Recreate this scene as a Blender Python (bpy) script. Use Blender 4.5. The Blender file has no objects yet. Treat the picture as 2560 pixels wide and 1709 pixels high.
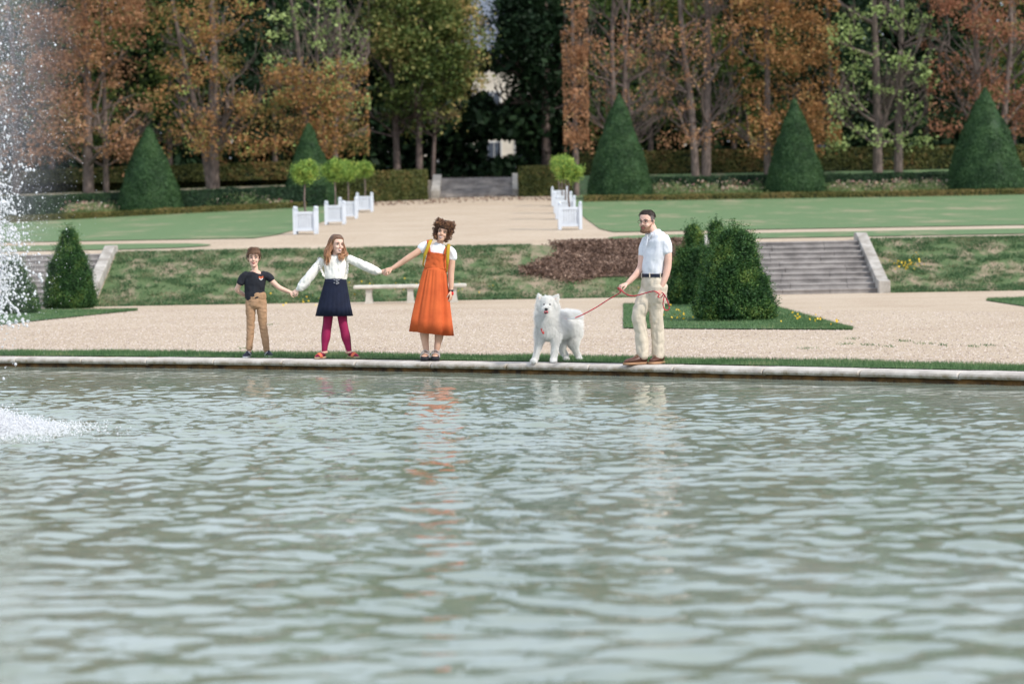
import bpy, math, random
import numpy as np
from mathutils import Vector, Matrix, noise, Euler
random.seed(7); rng = np.random.default_rng(7)
S = bpy.context.scene; COL = S.collection
R = math.radians

# ------------------------------------------------------------------ camera
F = 6044.0; HZ = 592.0; CAMZ = 1.5
cd = bpy.data.cameras.new('camera'); cam = bpy.data.objects.new('camera', cd); COL.objects.link(cam)
cd.lens = 85; cd.sensor_width = 36; cd.clip_end = 2000; cd.clip_start = 0.3
pitch = math.atan((854.5-HZ)/F)
CM = Euler((R(90)-pitch, 0, 0)).to_matrix() @ Euler((0, 0, R(-1.0))).to_matrix()
cam.matrix_world = Matrix.Translation((0, 0, CAMZ)) @ CM.to_4x4()
S.camera = cam
cd.dof.use_dof = True; cd.dof.focus_distance = 29.3; cd.dof.aperture_fstop = 1.85

def ray(px, py): return CM @ Vector(((px-1280)/F, -(py-854.5)/F, -1))
def atd(px, py, Y):
    r = ray(px, py); return Vector((0, 0, CAMZ)) + r*(Y/r.y)

PY = [0, 58.2, 61.6, 65, 70, 81.7, 88.3, 98, 115.5, 116, 119, 135, 200, 500]
PZ = [0, 0, 1.25, 1.42, 1.67, 2.02, 2.26, 2.6, 3.46, 3.5, 4.42, 4.8, 6, 8]
def H(x, y):
    z = np.interp(y, PY, PZ)
    t = np.clip((y-72)/30, 0, 1)
    return z - t*0.018*np.clip(-x, 0, 40)
def place(px, py):
    a = 20.0
    while a < 160:
        p = atd(px, py, a)
        if p.z <= H(p.x, p.y): break
        a += 0.05
    p.z = float(H(p.x, p.y)); return p
def Yk(x):
    u = x+1; return np.maximum(29.7-0.621*u-0.0142*u*u, 4.0)

# ------------------------------------------------------------------ scene helpers
def tag(o, label=None, cat=None, group=None, kind=None):
    if label: o['label'] = label
    if cat: o['category'] = cat
    if group: o['group'] = group
    if kind: o['kind'] = kind
    return o
def empty(name, loc, label=None, cat=None, group=None):
    o = bpy.data.objects.new(name, None); COL.objects.link(o); o.location = loc
    o.empty_display_size = 0.2
    return tag(o, label, cat, group)
def mk(name, V, Fc, m, parent=None, smooth=True, rnd=None, world=True):
    me = bpy.data.meshes.new(name)
    V = np.asarray(V, dtype=np.float32).reshape(-1, 3)
    if parent is not None and world:
        V = V - np.array(worldloc(parent), dtype=np.float32)
    if isinstance(Fc, np.ndarray):
        k = Fc.shape[1]; n = len(Fc)
        me.vertices.add(len(V)); me.vertices.foreach_set('co', V.ravel())
        me.loops.add(n*k); me.loops.foreach_set('vertex_index', Fc.ravel().astype(np.int32))
        me.polygons.add(n); me.polygons.foreach_set('loop_start', np.arange(0, n*k, k, dtype=np.int32))
        me.polygons.foreach_set('loop_total', np.full(n, k, dtype=np.int32))
        me.update(calc_edges=True)
    else:
        me.from_pydata(V.tolist(), [], Fc)
    if smooth: me.polygons.foreach_set('use_smooth', [True]*len(me.polygons))
    if rnd is not None:
        a = me.attributes.new('rnd', 'FLOAT', 'POINT'); a.data.foreach_set('value', np.asarray(rnd, dtype=np.float32))
    me.materials.append(m)
    me.validate()
    o = bpy.data.objects.new(name, me); COL.objects.link(o)
    if parent is not None: o.parent = parent
    return o
def worldloc(o):
    l = Vector(o.location)
    if o.parent: l = l + worldloc(o.parent)
    return l

class G:
    """collects simple shapes into one mesh"""
    def __init__(s): s.V = []; s.F = []
    def add(s, V, Fc):
        b = len(s.V); s.V += [tuple(v) for v in V]; s.F += [tuple(i+b for i in f) for f in Fc]; return s
    def box(s, x0, x1, y0, y1, z0, z1, M=None, bev=0.0):
        if bev:
            b = bev; pts = []
            fs = []
            # chamfered vertical profile: three stacked rings
            rings = [(x0+b, x1-b, y0+b, y1-b, z0), (x0, x1, y0, y1, z0+b), (x0, x1, y0, y1, z1-b), (x0+b, x1-b, y0+b, y1-b, z1)]
            for (a, c, d, e, z) in rings: pts += [(a, d, z), (c, d, z), (c, e, z), (a, e, z)]
            fs.append((3, 2, 1, 0)); fs.append((12, 13, 14, 15))
            for k in range(3):
                for i in range(4): fs.append((k*4+i, k*4+(i+1) % 4, k*4+4+(i+1) % 4, k*4+4+i))
        else:
            pts = [(x0, y0, z0), (x1, y0, z0), (x1, y1, z0), (x0, y1, z0), (x0, y0, z1), (x1, y0, z1), (x1, y1, z1), (x0, y1, z1)]
            fs = [(3, 2, 1, 0), (4, 5, 6, 7), (0, 1, 5, 4), (1, 2, 6, 5), (2, 3, 7, 6), (3, 0, 4, 7)]
        if M is not None: pts = [M @ Vector(p) for p in pts]
        return s.add(pts, fs)
    def loft(s, pts, rad, side=(1, 0, 0), n=14, sub=3, cap=True, fold=None):
        P = [Vector(p) for p in pts]; Rd = [(r, r) if not isinstance(r, (tuple, list)) else r for r in rad]
        Q = []; q = []
        m = len(P)
        for i in range(m-1):
            p0 = P[max(i-1, 0)]; p1 = P[i]; p2 = P[i+1]; p3 = P[min(i+2, m-1)]
            for k in range(sub):
                t = k/sub
                Q.append(0.5*((2*p1)+(p2-p0)*t+(2*p0-5*p1+4*p2-p3)*t*t+(3*p1-p0-3*p2+p3)*t**3))
                tt = t*t*(3-2*t) if sub > 1 else t
                q.append((Rd[i][0]*(1-tt)+Rd[i+1][0]*tt, Rd[i][1]*(1-tt)+Rd[i+1][1]*tt))
        Q.append(P[-1]); q.append(Rd[-1])
        n_ = len(Q)
        T = [(Q[min(i+1, n_-1)]-Q[max(i-1, 0)]).normalized() for i in range(n_)]
        sd = Vector(side)
        rings = []
        def ring(c, t, ra, rb, idx):
            nonlocal sd
            u = sd - t*sd.dot(t)
            if u.length < 1e-3: u = Vector((0, 1, 0)) - t*t.y
            u.normalize(); v = t.cross(u)
            out = []
            for k in range(n):
                a = 2*math.pi*k/n; f = 1.0 if fold is None else fold(a, idx/(n_-1))
                out.append(c+u*math.cos(a)*ra*f+v*math.sin(a)*rb*f)
            return out
        if cap:
            r0 = min(q[0]); 
            for (e, f) in ((1.0, .25), (.7, .72), (.35, .93)): rings.append(ring(Q[0]-T[0]*r0*e*.6, T[0], q[0][0]*f, q[0][1]*f, 0))
        for i in range(n_): rings.append(ring(Q[i], T[i], q[i][0], q[i][1], i))
        if cap:
            r0 = min(q[-1])
            for (e, f) in ((.35, .93), (.7, .72), (1.0, .25)): rings.append(ring(Q[-1]+T[-1]*r0*e*.6, T[-1], q[-1][0]*f, q[-1][1]*f, n_-1))
        return s.rings(rings, cap, cap)
    def rings(s, rings, c0=True, c1=True):
        n = len(rings[0]); b = len(s.V)
        for r in rings: s.V += [tuple(p) for p in r]
        for i in range(len(rings)-1):
            for k in range(n):
                s.F.append((b+i*n+k, b+i*n+(k+1) % n, b+(i+1)*n+(k+1) % n, b+(i+1)*n+k))
        if c0: s.F.append(tuple(b+k for k in range(n))[::-1])
        if c1: s.F.append(tuple(b+(len(rings)-1)*n+k for k in range(n)))
        return s
    def ell(s, c, r, M=None, nu=14, nv=9):
        c = Vector(c); rings = []
        for j in range(nv+1):
            a = -math.pi/2+math.pi*(j+.04)/(nv+.08)
            ring = []
            for k in range(nu):
                b = 2*math.pi*k/nu
                p = Vector((math.cos(a)*math.cos(b)*r[0], math.cos(a)*math.sin(b)*r[1], math.sin(a)*r[2]))
                ring.append(c+(M @ p if M is not None else p))
            rings.append(ring)
        return s.rings(rings)
    def build(s, name, m, parent=None, smooth=True, remesh=0, smit=3, wr=None, world=True):
        if not remesh: return mk(name, s.V, s.F, m, parent, smooth, world=world)
        me = bpy.data.meshes.new('tmp'); me.from_pydata(s.V, [], s.F); me.validate()
        import bmesh
        bm = bmesh.new(); bm.from_mesh(me); bmesh.ops.recalc_face_normals(bm, faces=bm.faces[:]); bm.to_mesh(me); bm.free()
        o = bpy.data.objects.new('tmp', me); COL.objects.link(o)
        md = o.modifiers.new('r', 'REMESH'); md.mode = 'VOXEL'; md.voxel_size = remesh; md.adaptivity = 0
        if smit:
            md = o.modifiers.new('s', 'SMOOTH'); md.factor = .5; md.iterations = smit
        dg = bpy.context.evaluated_depsgraph_get(); dg.update()
        me2 = bpy.data.meshes.new_from_object(o.evaluated_get(dg))
        nv = len(me2.vertices); co = np.empty(nv*3, np.float32); me2.vertices.foreach_get('co', co); co = co.reshape(-1, 3)
        if wr:
            no = np.empty(nv*3, np.float32); me2.vertices.foreach_get('normal', no); no = no.reshape(-1, 3)
            amp, sc = wr
            d = np.array([noise.noise(Vector((c[0]*sc[0], c[1]*sc[1], c[2]*sc[2]))) for c in co], dtype=np.float32)
            d = d - 0.6*np.abs(d)
            co = co + no*(d*amp)[:, None]
        fs = [tuple(p.vertices) for p in me2.polygons]
        bpy.data.objects.remove(o)
        return mk(name, co, fs, m, parent, True, world=world)

# ------------------------------------------------------------------ materials
def newmat(name):
    m = bpy.data.materials.new(name); m.use_nodes = True; nt = m.node_tree; nt.nodes.clear()
    out = nt.nodes.new('ShaderNodeOutputMaterial'); b = nt.nodes.new('ShaderNodeBsdfPrincipled')
    nt.links.new(b.outputs[0], out.inputs[0]); return m, nt, b, out
def ramp(nt, src, stops):
    r = nt.nodes.new('ShaderNodeValToRGB'); e = r.color_ramp.elements
    e[0].position = stops[0][0]; e[0].color = (*stops[0][1], 1); e[1].position = stops[-1][0]; e[1].color = (*stops[-1][1], 1)
    for p, c in stops[1:-1]:
        x = e.new(p); x.color = (*c, 1)
    nt.links.new(src, r.inputs[0]); return r.outputs[0]
def nz(nt, scale, detail=4, rough=.55, stretch=None, geo=True, dist=0):
    t = nt.nodes.new('ShaderNodeTexNoise'); t.inputs['Scale'].default_value = scale; t.inputs['Detail'].default_value = detail
    t.inputs['Roughness'].default_value = rough; t.inputs['Distortion'].default_value = dist
    c = nt.nodes.new('ShaderNodeNewGeometry').outputs['Position'] if geo else nt.nodes.new('ShaderNodeTexCoord').outputs['Object']
    if stretch:
        mp = nt.nodes.new('ShaderNodeMapping'); mp.inputs['Scale'].default_value = stretch; nt.links.new(c, mp.inputs[0]); c = mp.outputs[0]
    nt.links.new(c, t.inputs['Vector']); return t.outputs['Fac']
def mix(nt, a, b, f, mode='MIX'):
    x = nt.nodes.new('ShaderNodeMix'); x.data_type = 'RGBA'; x.blend_type = mode
    for i, v in ((0, f), (6, a), (7, b)):
        if isinstance(v, (int, float)): x.inputs[i].default_value = v
        elif isinstance(v, tuple): x.inputs[i].default_value = (*v, 1)
        else: nt.links.new(v, x.inputs[i])
    return x.outputs[2]
def bump(nt, b, h, strength, dist):
    n = nt.nodes.new('ShaderNodeBump'); n.inputs['Strength'].default_value = strength; n.inputs['Distance'].default_value = dist
    nt.links.new(h, n.inputs['Height']); nt.links.new(n.outputs[0], b.inputs['Normal'])
def simple(name, c1, c2=None, scale=8, rough=.7, bs=0, bscale=60, bd=.005, spec=.3, stretch=None, metal=0, geo=False):
    m, nt, b, o = newmat(name)
    c2 = c2 or tuple(x*.82 for x in c1)
    nt.links.new(ramp(nt, nz(nt, scale, stretch=stretch, geo=geo), [(.35, c2), (.65, c1)]), b.inputs['Base Color'])
    b.inputs['Roughness'].default_value = rough; b.inputs['Specular IOR Level'].default_value = spec; b.inputs['Metallic'].default_value = metal
    if bs: bump(nt, b, nz(nt, bscale, stretch=stretch, geo=geo), bs, bd)
    return m
def leafmat(name, stops, clump=.5, trans=.35, csc=None):
    """per-leaf colour from the rnd attribute, shifted in patches by a noise"""
    m, nt, b, out = newmat(name)
    a = nt.nodes.new('ShaderNodeAttribute'); a.attribute_name = 'rnd'
    ma = nt.nodes.new('ShaderNodeMath'); ma.operation = 'MULTIPLY_ADD'; ma.inputs[1].default_value = 1.6
    nt.links.new(nz(nt, csc or clump, 2), ma.inputs[0]); 
    mb = nt.nodes.new('ShaderNodeMath'); mb.operation = 'MULTIPLY_ADD'; mb.inputs[1].default_value = .6; mb.inputs[2].default_value = -.6
    nt.links.new(a.outputs['Fac'], mb.inputs[0]); nt.links.new(mb.outputs[0], ma.inputs[2])
    c = ramp(nt, ma.outputs[0], stops)
    nt.links.new(c, b.inputs['Base Color']); b.inputs['Roughness'].default_value = .6; b.inputs['Specular IOR Level'].default_value = .25
    t = nt.nodes.new('ShaderNodeBsdfTranslucent'); nt.links.new(c, t.inputs[0])
    ms = nt.nodes.new('ShaderNodeMixShader'); ms.inputs[0].default_value = trans
    nt.links.new(b.outputs[0], ms.inputs[1]); nt.links.new(t.outputs[0], ms.inputs[2]); nt.links.new(ms.outputs[0], out.inputs[0])
    return m

# gravel
def gravel_mat():
    m, nt, b, o = newmat('gravel')
    c = ramp(nt, nz(nt, 38, 3, .7), [(.3, (.30, .225, .155)), (.5, (.55, .45, .34)), (.7, (.74, .64, .50))])
    c2 = ramp(nt, nz(nt, .35, 4, .6), [(.3, (.84, .8, .76)), (.7, (1, 1, 1))])
    c3 = ramp(nt, nz(nt, 7, 5, .75), [(.3, (.80, .78, .76)), (.65, (1.0, 1.0, 1.0))])
    nt.links.new(mix(nt, mix(nt, c, c2, 1.0, 'MULTIPLY'), c3, 1.0, 'MULTIPLY'), b.inputs['Base Color'])
    b.inputs['Roughness'].default_value = .9; b.inputs['Specular IOR Level'].default_value = .2
    bump(nt, b, nz(nt, 45, 3, .6), .7, .02); return m
M_gravel = gravel_mat()
def lawn_mat(name, g1, g2, dry, dryamt, sc=.5):
    m, nt, b, o = newmat(name)
    c = ramp(nt, nz(nt, 12, 6, .75), [(.3, g1), (.7, g2)])
    f = ramp(nt, nz(nt, sc, 6, .68, stretch=(1, .45, 1)), [(dryamt, (0, 0, 0)), (dryamt+.16, (1, 1, 1))])
    nt.links.new(mix(nt, c, dry, f), b.inputs['Base Color']); b.inputs['Roughness'].default_value = .9; b.inputs['Specular IOR Level'].default_value = .1
    bump(nt, b, nz(nt, 25, 4, .7), .9, .04); return m
M_lawn = lawn_mat('lawn', (.105, .172, .078), (.17, .245, .122), (.32, .28, .18), .53, .6)
M_bank = lawn_mat('bank_turf', (.075, .12, .05), (.14, .19, .085), (.32, .25, .175), .455, 1.7)
M_strip = lawn_mat('strip_turf', (.065, .12, .05), (.11, .18, .08), (.2, .2, .12), .62, 2)
M_mulch = simple('mulch', (.17, .10, .075), (.07, .042, .03), 14, .95, .8, 20, .05, geo=True)
M_grass = leafmat('grass_blades', [(0, (.045, .10, .035)), (.45, (.09, .175, .065)), (.75, (.15, .24, .10)), (1, (.28, .28, .14))], 1.2, .3)
M_tuft = leafmat('bank_tufts', [(0, (.035, .09, .035)), (.4, (.075, .16, .065)), (.7, (.14, .22, .10)), (1, (.34, .29, .17))], 1.6, .3)
M_litter = leafmat('dry_leaves', [(0, (.085, .05, .035)), (.45, (.17, .105, .075)), (.75, (.28, .185, .135)), (1, (.45, .32, .24))], 2.0, .2)

# ------------------------------------------------------------------ world + sun
SUN_AZ = R(128); SUN_EL = R(43)       # azimuth clockwise from +Y: sun to the right and behind the camera
w = bpy.data.worlds.new('World'); S.world = w; w.use_nodes = True; nt = w.node_tree; nt.nodes.clear()
wo = nt.nodes.new('ShaderNodeOutputWorld'); bg = nt.nodes.new('ShaderNodeBackground'); sk = nt.nodes.new('ShaderNodeTexSky')
sk.sky_type = 'NISHITA'; sk.sun_disc = False; sk.sun_elevation = SUN_EL; sk.sun_rotation = SUN_AZ; sk.dust_density = 3.0; sk.air_density = 1.0
tc = nt.nodes.new('ShaderNodeTexCoord')
cn = nt.nodes.new('ShaderNodeTexNoise'); cn.inputs['Scale'].default_value = 2.2; cn.inputs['Detail'].default_value = 6
nt.links.new(tc.outputs['Generated'], cn.inputs['Vector'])
cl = ramp(nt, cn.outputs['Fac'], [(.38, (.45, .45, .45)), (.62, (.9, .9, .9))])
nt.links.new(mix(nt, sk.outputs[0], (7.9, 8.9, 10.6), cl), bg.inputs[0]); bg.inputs[1].default_value = .13
nt.links.new(bg.outputs[0], wo.inputs[0])
sl = bpy.data.lights.new('sun', 'SUN'); so = bpy.data.objects.new('sun', sl); COL.objects.link(so)
sl.energy = 2.9; sl.angle = R(2.5); sl.color = (1, .95, .88)
sd = Vector((math.sin(SUN_AZ)*math.cos(SUN_EL), math.cos(SUN_AZ)*math.cos(SUN_EL), math.sin(SUN_EL)))
so.rotation_euler = sd.to_track_quat('Z', 'Y').to_euler()
S.view_settings.view_transform = 'Standard'; S.view_settings.look = 'None'; S.view_settings.exposure = 0.22; S.view_settings.gamma = 1

# ------------------------------------------------------------------ ground
def grid(name, xs, rowf, ys, m, dz, label=None, cat=None, kind='structure', parent=None):
    """xs: column params, rowf(t_row, x)->y ; each vertex follows H"""
    V = []; nx = len(xs)
    for yv in ys:
        for x in xs:
            y = rowf(yv, x); V.append((x, y, float(H(x, y))+dz))
    Fc = np.array([(j*nx+i, j*nx+i+1, (j+1)*nx+i+1, (j+1)*nx+i) for j in range(len(ys)-1) for i in range(nx-1)])
    o = mk(name, V, Fc, m, parent, True); tag(o, label, cat, kind=kind); return o
xs = sorted(set([-150, -100, -60, -40, -30]+[round(-25+i*.5, 3) for i in range(101)]+[30, 40, 60, 100, 150]))
ys = [('k', t) for t in (0, .1, .3, .6, 1)]+[('y', y) for y in sorted(set([58.2, 61.6, 65, 70, 72, 81.7, 88.3, 98, 102, 115.5, 116, 119, 135, 200, 500, 59, 60, 61, 75, 78, 85, 92, 95, 108]))]
def rowf(r, x):
    k = float(Yk(x))-.10
    return k+(56-k)*r[1] if r[0] == 'k' else r[1]
ground = grid('ground', xs, rowf, ys, M_gravel, 0)
kinks = [58.2, 61.6, 65, 70, 72, 81.7, 88.3, 98, 102, 115.5]
def sheet(name, rows, m, dz, step=.5, yst=1.0, skirt=0):
    """rows: (y, x0, x1) linearly interpolated"""
    Y0, Y1 = rows[0][0], rows[-1][0]
    yy = sorted(set([r[0] for r in rows]+[k for k in kinks if Y0 < k < Y1]+list(np.arange(Y0, Y1, yst))))
    X0 = np.interp(yy, [r[0] for r in rows], [r[1] for r in rows]); X1 = np.interp(yy, [r[0] for r in rows], [r[2] for r in rows])
    n = max(2, int(max(X1-X0)/step)+1); V = []
    for y, a, b in zip(yy, X0, X1):
        for i in range(n):
            x = a+(b-a)*i/(n-1); V.append((x, y, float(H(x, y))+dz))
    Fc = np.array([(j*n+i, j*n+i+1, (j+1)*n+i+1, (j+1)*n+i) for j in range(len(yy)-1) for i in range(n-1)])
    return tag(mk(name, V, Fc, m, None, True), kind='structure')
# turf strip behind the kerb
sx = np.arange(-16, 13, .25)
def stripY(t, x): return float(Yk(x))+.02+t*(1.15+.12*noise.noise(Vector((x*.9, 3, 0))))
strip = grid('grass_strip', list(sx), stripY, [0, .33, .66, 1], M_strip, .012)
# islands of lawn in the gravel court
def ptx(dx, dy): return place(dx*1.0898, dy*1.0898)
def island(name, near, far):
    """near/far: lists of display pixels, left to right, same length"""
    n = len(near); V = []
    A = [ptx(*p) for p in near]; B = [ptx(*p) for p in far]
    K = 14; xsn = 60
    def samp(L, t):
        s = t*(len(L)-1); i = min(int(s), len(L)-2); return L[i].lerp(L[i+1], s-i)
    for j in range(K+1):
        for i in range(xsn+1):
            p = samp(A, i/xsn).lerp(samp(B, i/xsn), j/K)
            V.append((p.x, p.y, float(H(p.x, p.y))+.018))
    Fc = np.array([(j*(xsn+1)+i, j*(xsn+1)+i+1, (j+1)*(xsn+1)+i+1, (j+1)*(xsn+1)+i) for j in range(K) for i in range(xsn)])
    return tag(mk(name, V, Fc, M_strip, None, True), kind='structure'), A, B
isl = []
isl.append(island('lawn_island', [(1430, 754), (1700, 756), (1955, 757)], [(1430, 697), (1770, 701), (1954, 755.5)]))
isl.append(island('lawn_island', [(-120, 760), (100, 735), (316, 712.5)], [(-120, 712), (100, 711), (315, 711)]))
isl.append(island('lawn_island', [(2262, 690), (2380, 708), (2600, 740)], [(2268, 687), (2380, 681), (2600, 680)]))
# embankment turf, between the two flights of steps
bank = []
for a, b in ((-60, -15.9), (-10.02, 4.85), (9.12, 60)):
    bank.append(sheet('bank_turf', [(58.1, a, b), (61.75, a, b)], M_bank, .02, .5, .5))
# upper strips and lawns
def rr(x0, x1, y0, y1, tip, left):
    rows = []
    for i in range(9):
        t = i/8; y = y0+(y1-y0)*t; c = math.sqrt(max(0, 1-(2*t-1)**2))
        rows.append((y, x0, x1-tip*(1-c)) if left else (y, x0+tip*(1-c), x1))
    return rows
sheet('lawn', rr(-60, -8.0, 63.3, 66.1, 2.2, True), M_lawn, .02)
sheet('lawn', rr(2.6, 60, 63.3, 66.0, 1.2, False), M_lawn, .02)
sheet('lawn', [(68.1, -60, -7.2), (70, -60, -6.7), (104.5, -60, -6.7), (119.5, -60, -7.0)], M_lawn, .02)
sheet('lawn', [(68.0, 2.9, 60), (70, 2.6, 60), (104.5, 2.6, 60), (119.5, 3.0, 60)], M_lawn, .02)
M_ground2 = simple('leaf_litter', (.10, .075, .045), (.04, .035, .02), 3, .95, .5, 12, .05, geo=True)
tag(mk('forest_floor', [(-150, 119.3, 4.5), (150, 119.3, 4.5), (150, 135, 4.9), (-150, 135, 4.9), (150, 260, 7.0), (-150, 260, 7.0)], np.array([(0, 1, 2, 3), (3, 2, 4, 5)]), M_ground2), kind='structure')

# ------------------------------------------------------------------ kerb and pool wall
def kerbframe(x):
    y = float(Yk(x)); dy = (float(Yk(x+.01))-float(Yk(x-.01)))/.02
    t = Vector((1, dy, 0)).normalized(); n = Vector((t.y, -t.x, 0)); 
    if n.y > 0: n = -n
    return Vector((x, y, 0)), t, n
def stone_mat():
    m, nt, b, o = newmat('kerb_stone')
    c = ramp(nt, nz(nt, 3.5, 7, .7), [(.3, (.30, .27, .235)), (.5, (.47, .43, .38)), (.75, (.60, .56, .50))])
    sp = nt.nodes.new('ShaderNodeSeparateXYZ'); nt.links.new(nt.nodes.new('ShaderNodeNewGeometry').outputs['Position'], sp.inputs[0])
    mr = nt.nodes.new('ShaderNodeMapRange'); mr.inputs[1].default_value = -.008; mr.inputs[2].default_value = -.05; nt.links.new(sp.outputs[2], mr.inputs[0])
    mm = nt.nodes.new('ShaderNodeMath'); mm.operation = 'MULTIPLY'; nt.links.new(mr.outputs[0], mm.inputs[0])
    nt.links.new(ramp(nt, nz(nt, 5, 7, .8), [(.42, (0, 0, 0)), (.6, (1, 1, 1))]), mm.inputs[1])
    nt.links.new(mix(nt, c, (.20, .155, .085), mm.outputs[0]), b.inputs['Base Color']); b.inputs['Roughness'].default_value = .85
    bump(nt, b, nz(nt, 40, 5, .7), .5, .01); return m
M_kerb = stone_mat()
M_wet = simple('wet_wall', (.22, .115, .03), (.045, .028, .014), 7, .6, .8, 30, .02, .25, geo=True)
_p = [(0, -.25), (0, -.012), (.006, -.002), (.02, .003), (.11, .004), (.22, .002), (.262, -.005), (.29, -.022), (.30, -.045), (.292, -.066), (.265, -.078), (.18, -.08)]
prof = []
for i_ in range(len(_p)-1):
    for f_ in (0, .34, .67): prof.append((_p[i_][0]*(1-f_)+_p[i_+1][0]*f_, _p[i_][1]*(1-f_)+_p[i_+1][1]*f_))
prof.append(_p[-1])
g = G(); x = -17.0; xe = 13.0; k = 0
while x < xe:
    L = 0.955*random.uniform(.97, 1.03); x1 = x+L; rings = []
    jz = random.uniform(-.004, .004); gap = .006
    for i, fr in enumerate((0, .012, .2, .5, .8, .988, 1)):
        xx = x+gap+(L-2*gap)*fr; c, t, n = kerbframe(xx); e = .5 if i in (0, 6) else 1
        sink = .008 if i in (0, 6) else 0
        rings.append([c+n*(a-(.004 if i in (0, 6) else 0)+.004*noise.noise(Vector((xx*6, a*9, z*9))))+Vector((0, 0, z+jz-sink*(1 if z > -.09 else 0)+.004*noise.noise(Vector((xx*5, a*8, 4))))) for a, z in prof])
    g.rings(rings, True, True); x = x1
kerb = tag(g.build('kerb', M_kerb, None, False), kind='structure')
g = G(); rings = []
for x in np.arange(-17, 13.01, .12):
    c, t, n = kerbframe(x); o_ = .01*noise.noise(Vector((x*3, 0, 0)))
    rings.append([c+n*(.235+o_)+Vector((0, 0, -.075)), c+n*(.24+o_+.012*noise.noise(Vector((x*7, 2, 0))))+Vector((0, 0, -.14)), c+n*(.25+o_+.015*noise.noise(Vector((x*7, 5, 0))))+Vector((0, 0, -.2)), c+n*.265+Vector((0, 0, -.6)), c+n*.1+Vector((0, 0, -.6)), c+n*.1+Vector((0, 0, -.075))])
tag(g.rings(rings, True, True).build('pool_wall', M_wet), kind='structure')

# ------------------------------------------------------------------ water
def water_mat():
    m, nt, b, o = newmat('water')
    nt.links.new(ramp(nt, nz(nt, .5, 4, .6), [(.3, (.175, .21, .145)), (.7, (.275, .315, .265))]), b.inputs['Base Color'])
    b.inputs['Roughness'].default_value = .03; b.inputs['IOR'].default_value = 1.36
    bump(nt, b, nz(nt, 9, 2, .5, stretch=(1, .8, 1), dist=.5), .16, .012)
    return m
def waves(X, Y):
    rg = np.random.default_rng(3); Z = np.zeros_like(X)
    dk = Yk(X)-Y
    damp = .34+.66*np.clip((dk-1.0)/5.5, 0, 1)
    fz = np.exp(-((X+4.5)**2+(Y-21)**2)/30.)
    wx = X+.25*np.sin(Y*.9+1.3)+.13*np.sin(X*1.7+Y*2.3); wy = Y+.22*np.sin(X*.8+.4)+.12*np.cos(Y*1.9-X*1.1)
    for i in range(95):
        lam = .085*(8.0**(rg.random()**1.25)); th = rg.normal(math.pi/2, .85); k = 2*math.pi/lam
        sl = .023*rg.uniform(.5, 1.3); ph = rg.random()*6.28
        f = .8 if lam > .9 else 1
        a = sl/k*f
        loc = .55+.75*np.sin(X*rg.uniform(.3, .9)+rg.random()*6)*np.sin(Y*rg.uniform(.3, .8)+rg.random()*6)
        q = k*(wx*math.cos(th)+wy*math.sin(th))+ph
        Z += a*(damp*(1-.45*np.clip((dk-9)/9, 0, 1)) if lam < .4 else 1)*loc*(np.sin(q)+.22*np.sin(2*q+1.57))
    return Z*damp*(1+.9*fz)
def wsheet(name, xs, ys, z, wave=True):
    X, Y = np.meshgrid(xs, ys); Z = waves(X, Y) if wave else X*0
    V = np.stack([X, Y, Z+z], -1).reshape(-1, 3); nx = len(xs); ny = len(ys)
    idx = np.arange(nx*ny).reshape(ny, nx)
    Fc = np.stack([idx[:-1, :-1], idx[:-1, 1:], idx[1:, 1:], idx[1:, :-1]], -1).reshape(-1, 4)
    return V, Fc
M_water = water_mat(); WZ = -.125
V, Fc = wsheet('w', np.concatenate([np.arange(-60, -9.5, .5), np.arange(-9, 7, .028), np.arange(7.2, 60, .5)]), np.concatenate([np.arange(-12, 7, .25), np.arange(7.1, 34.5, .03), np.arange(35, 45, 1.)]), WZ)
water = tag(mk('water', V, Fc, M_water), kind='structure')

# ------------------------------------------------------------------ blades, pebbles, leaves
def blades(pts, length, width, lean=.35, seed=1):
    rg = np.random.default_rng(seed); n = len(pts); pts = np.asarray(pts)
    a = rg.random(n)*6.283; L = length*rg.uniform(.5, 1.25, n); w_ = width*rg.uniform(.7, 1.3, n)
    u = np.stack([np.cos(a), np.sin(a), 0*a], -1); l = rg.normal(0, lean, (n, 2)); tip = pts+np.stack([l[:, 0]*L, l[:, 1]*L, L], -1)
    V = np.stack([pts-u*w_[:, None]/2, pts+u*w_[:, None]/2, tip], 1).reshape(-1, 3)
    return V, np.arange(n*3).reshape(-1, 3), np.repeat(rg.random(n), 3)
def leaves(C, size, seed=1, flat=0, aspect=.62, N=None):
    rg = np.random.default_rng(seed); n = len(C); C = np.asarray(C)
    u = rg.normal(size=(n, 3)); 
    if flat: u[:, 2] *= (1-flat)
    u /= np.linalg.norm(u, axis=1)[:, None]
    v = rg.normal(size=(n, 3)) if N is None else np.cross(N+rg.normal(0, .35, (n, 3)), u)
    v -= u*(v*u).sum(1)[:, None]; v /= np.linalg.norm(v, axis=1)[:, None]
    s = (size*rg.uniform(.6, 1.35, n))[:, None]
    V = np.stack([C-u*s*.5, C+v*s*.5*aspect, C+u*s*.5, C-v*s*.5*aspect], 1).reshape(-1, 3)
    return V, np.arange(n*4).reshape(-1, 4), np.repeat(rg.random(n), 4)
# kerb grass strip
n = 70000; px_ = rng.uniform(-11, 9, n); t = rng.random(n)**.9
yy = Yk(px_)+.0+t*(1.25+.14*np.sin(px_*2.1)+.1*np.sin(px_*5.3)); 
V, Fc, rd = blades(np.stack([px_, yy, 0*yy], -1), .055, .007, .4, 2)
tag(mk('grass', V, Fc, M_grass, None, False, rd), 'short green grass along the pool kerb', 'grass', kind='stuff')
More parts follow.
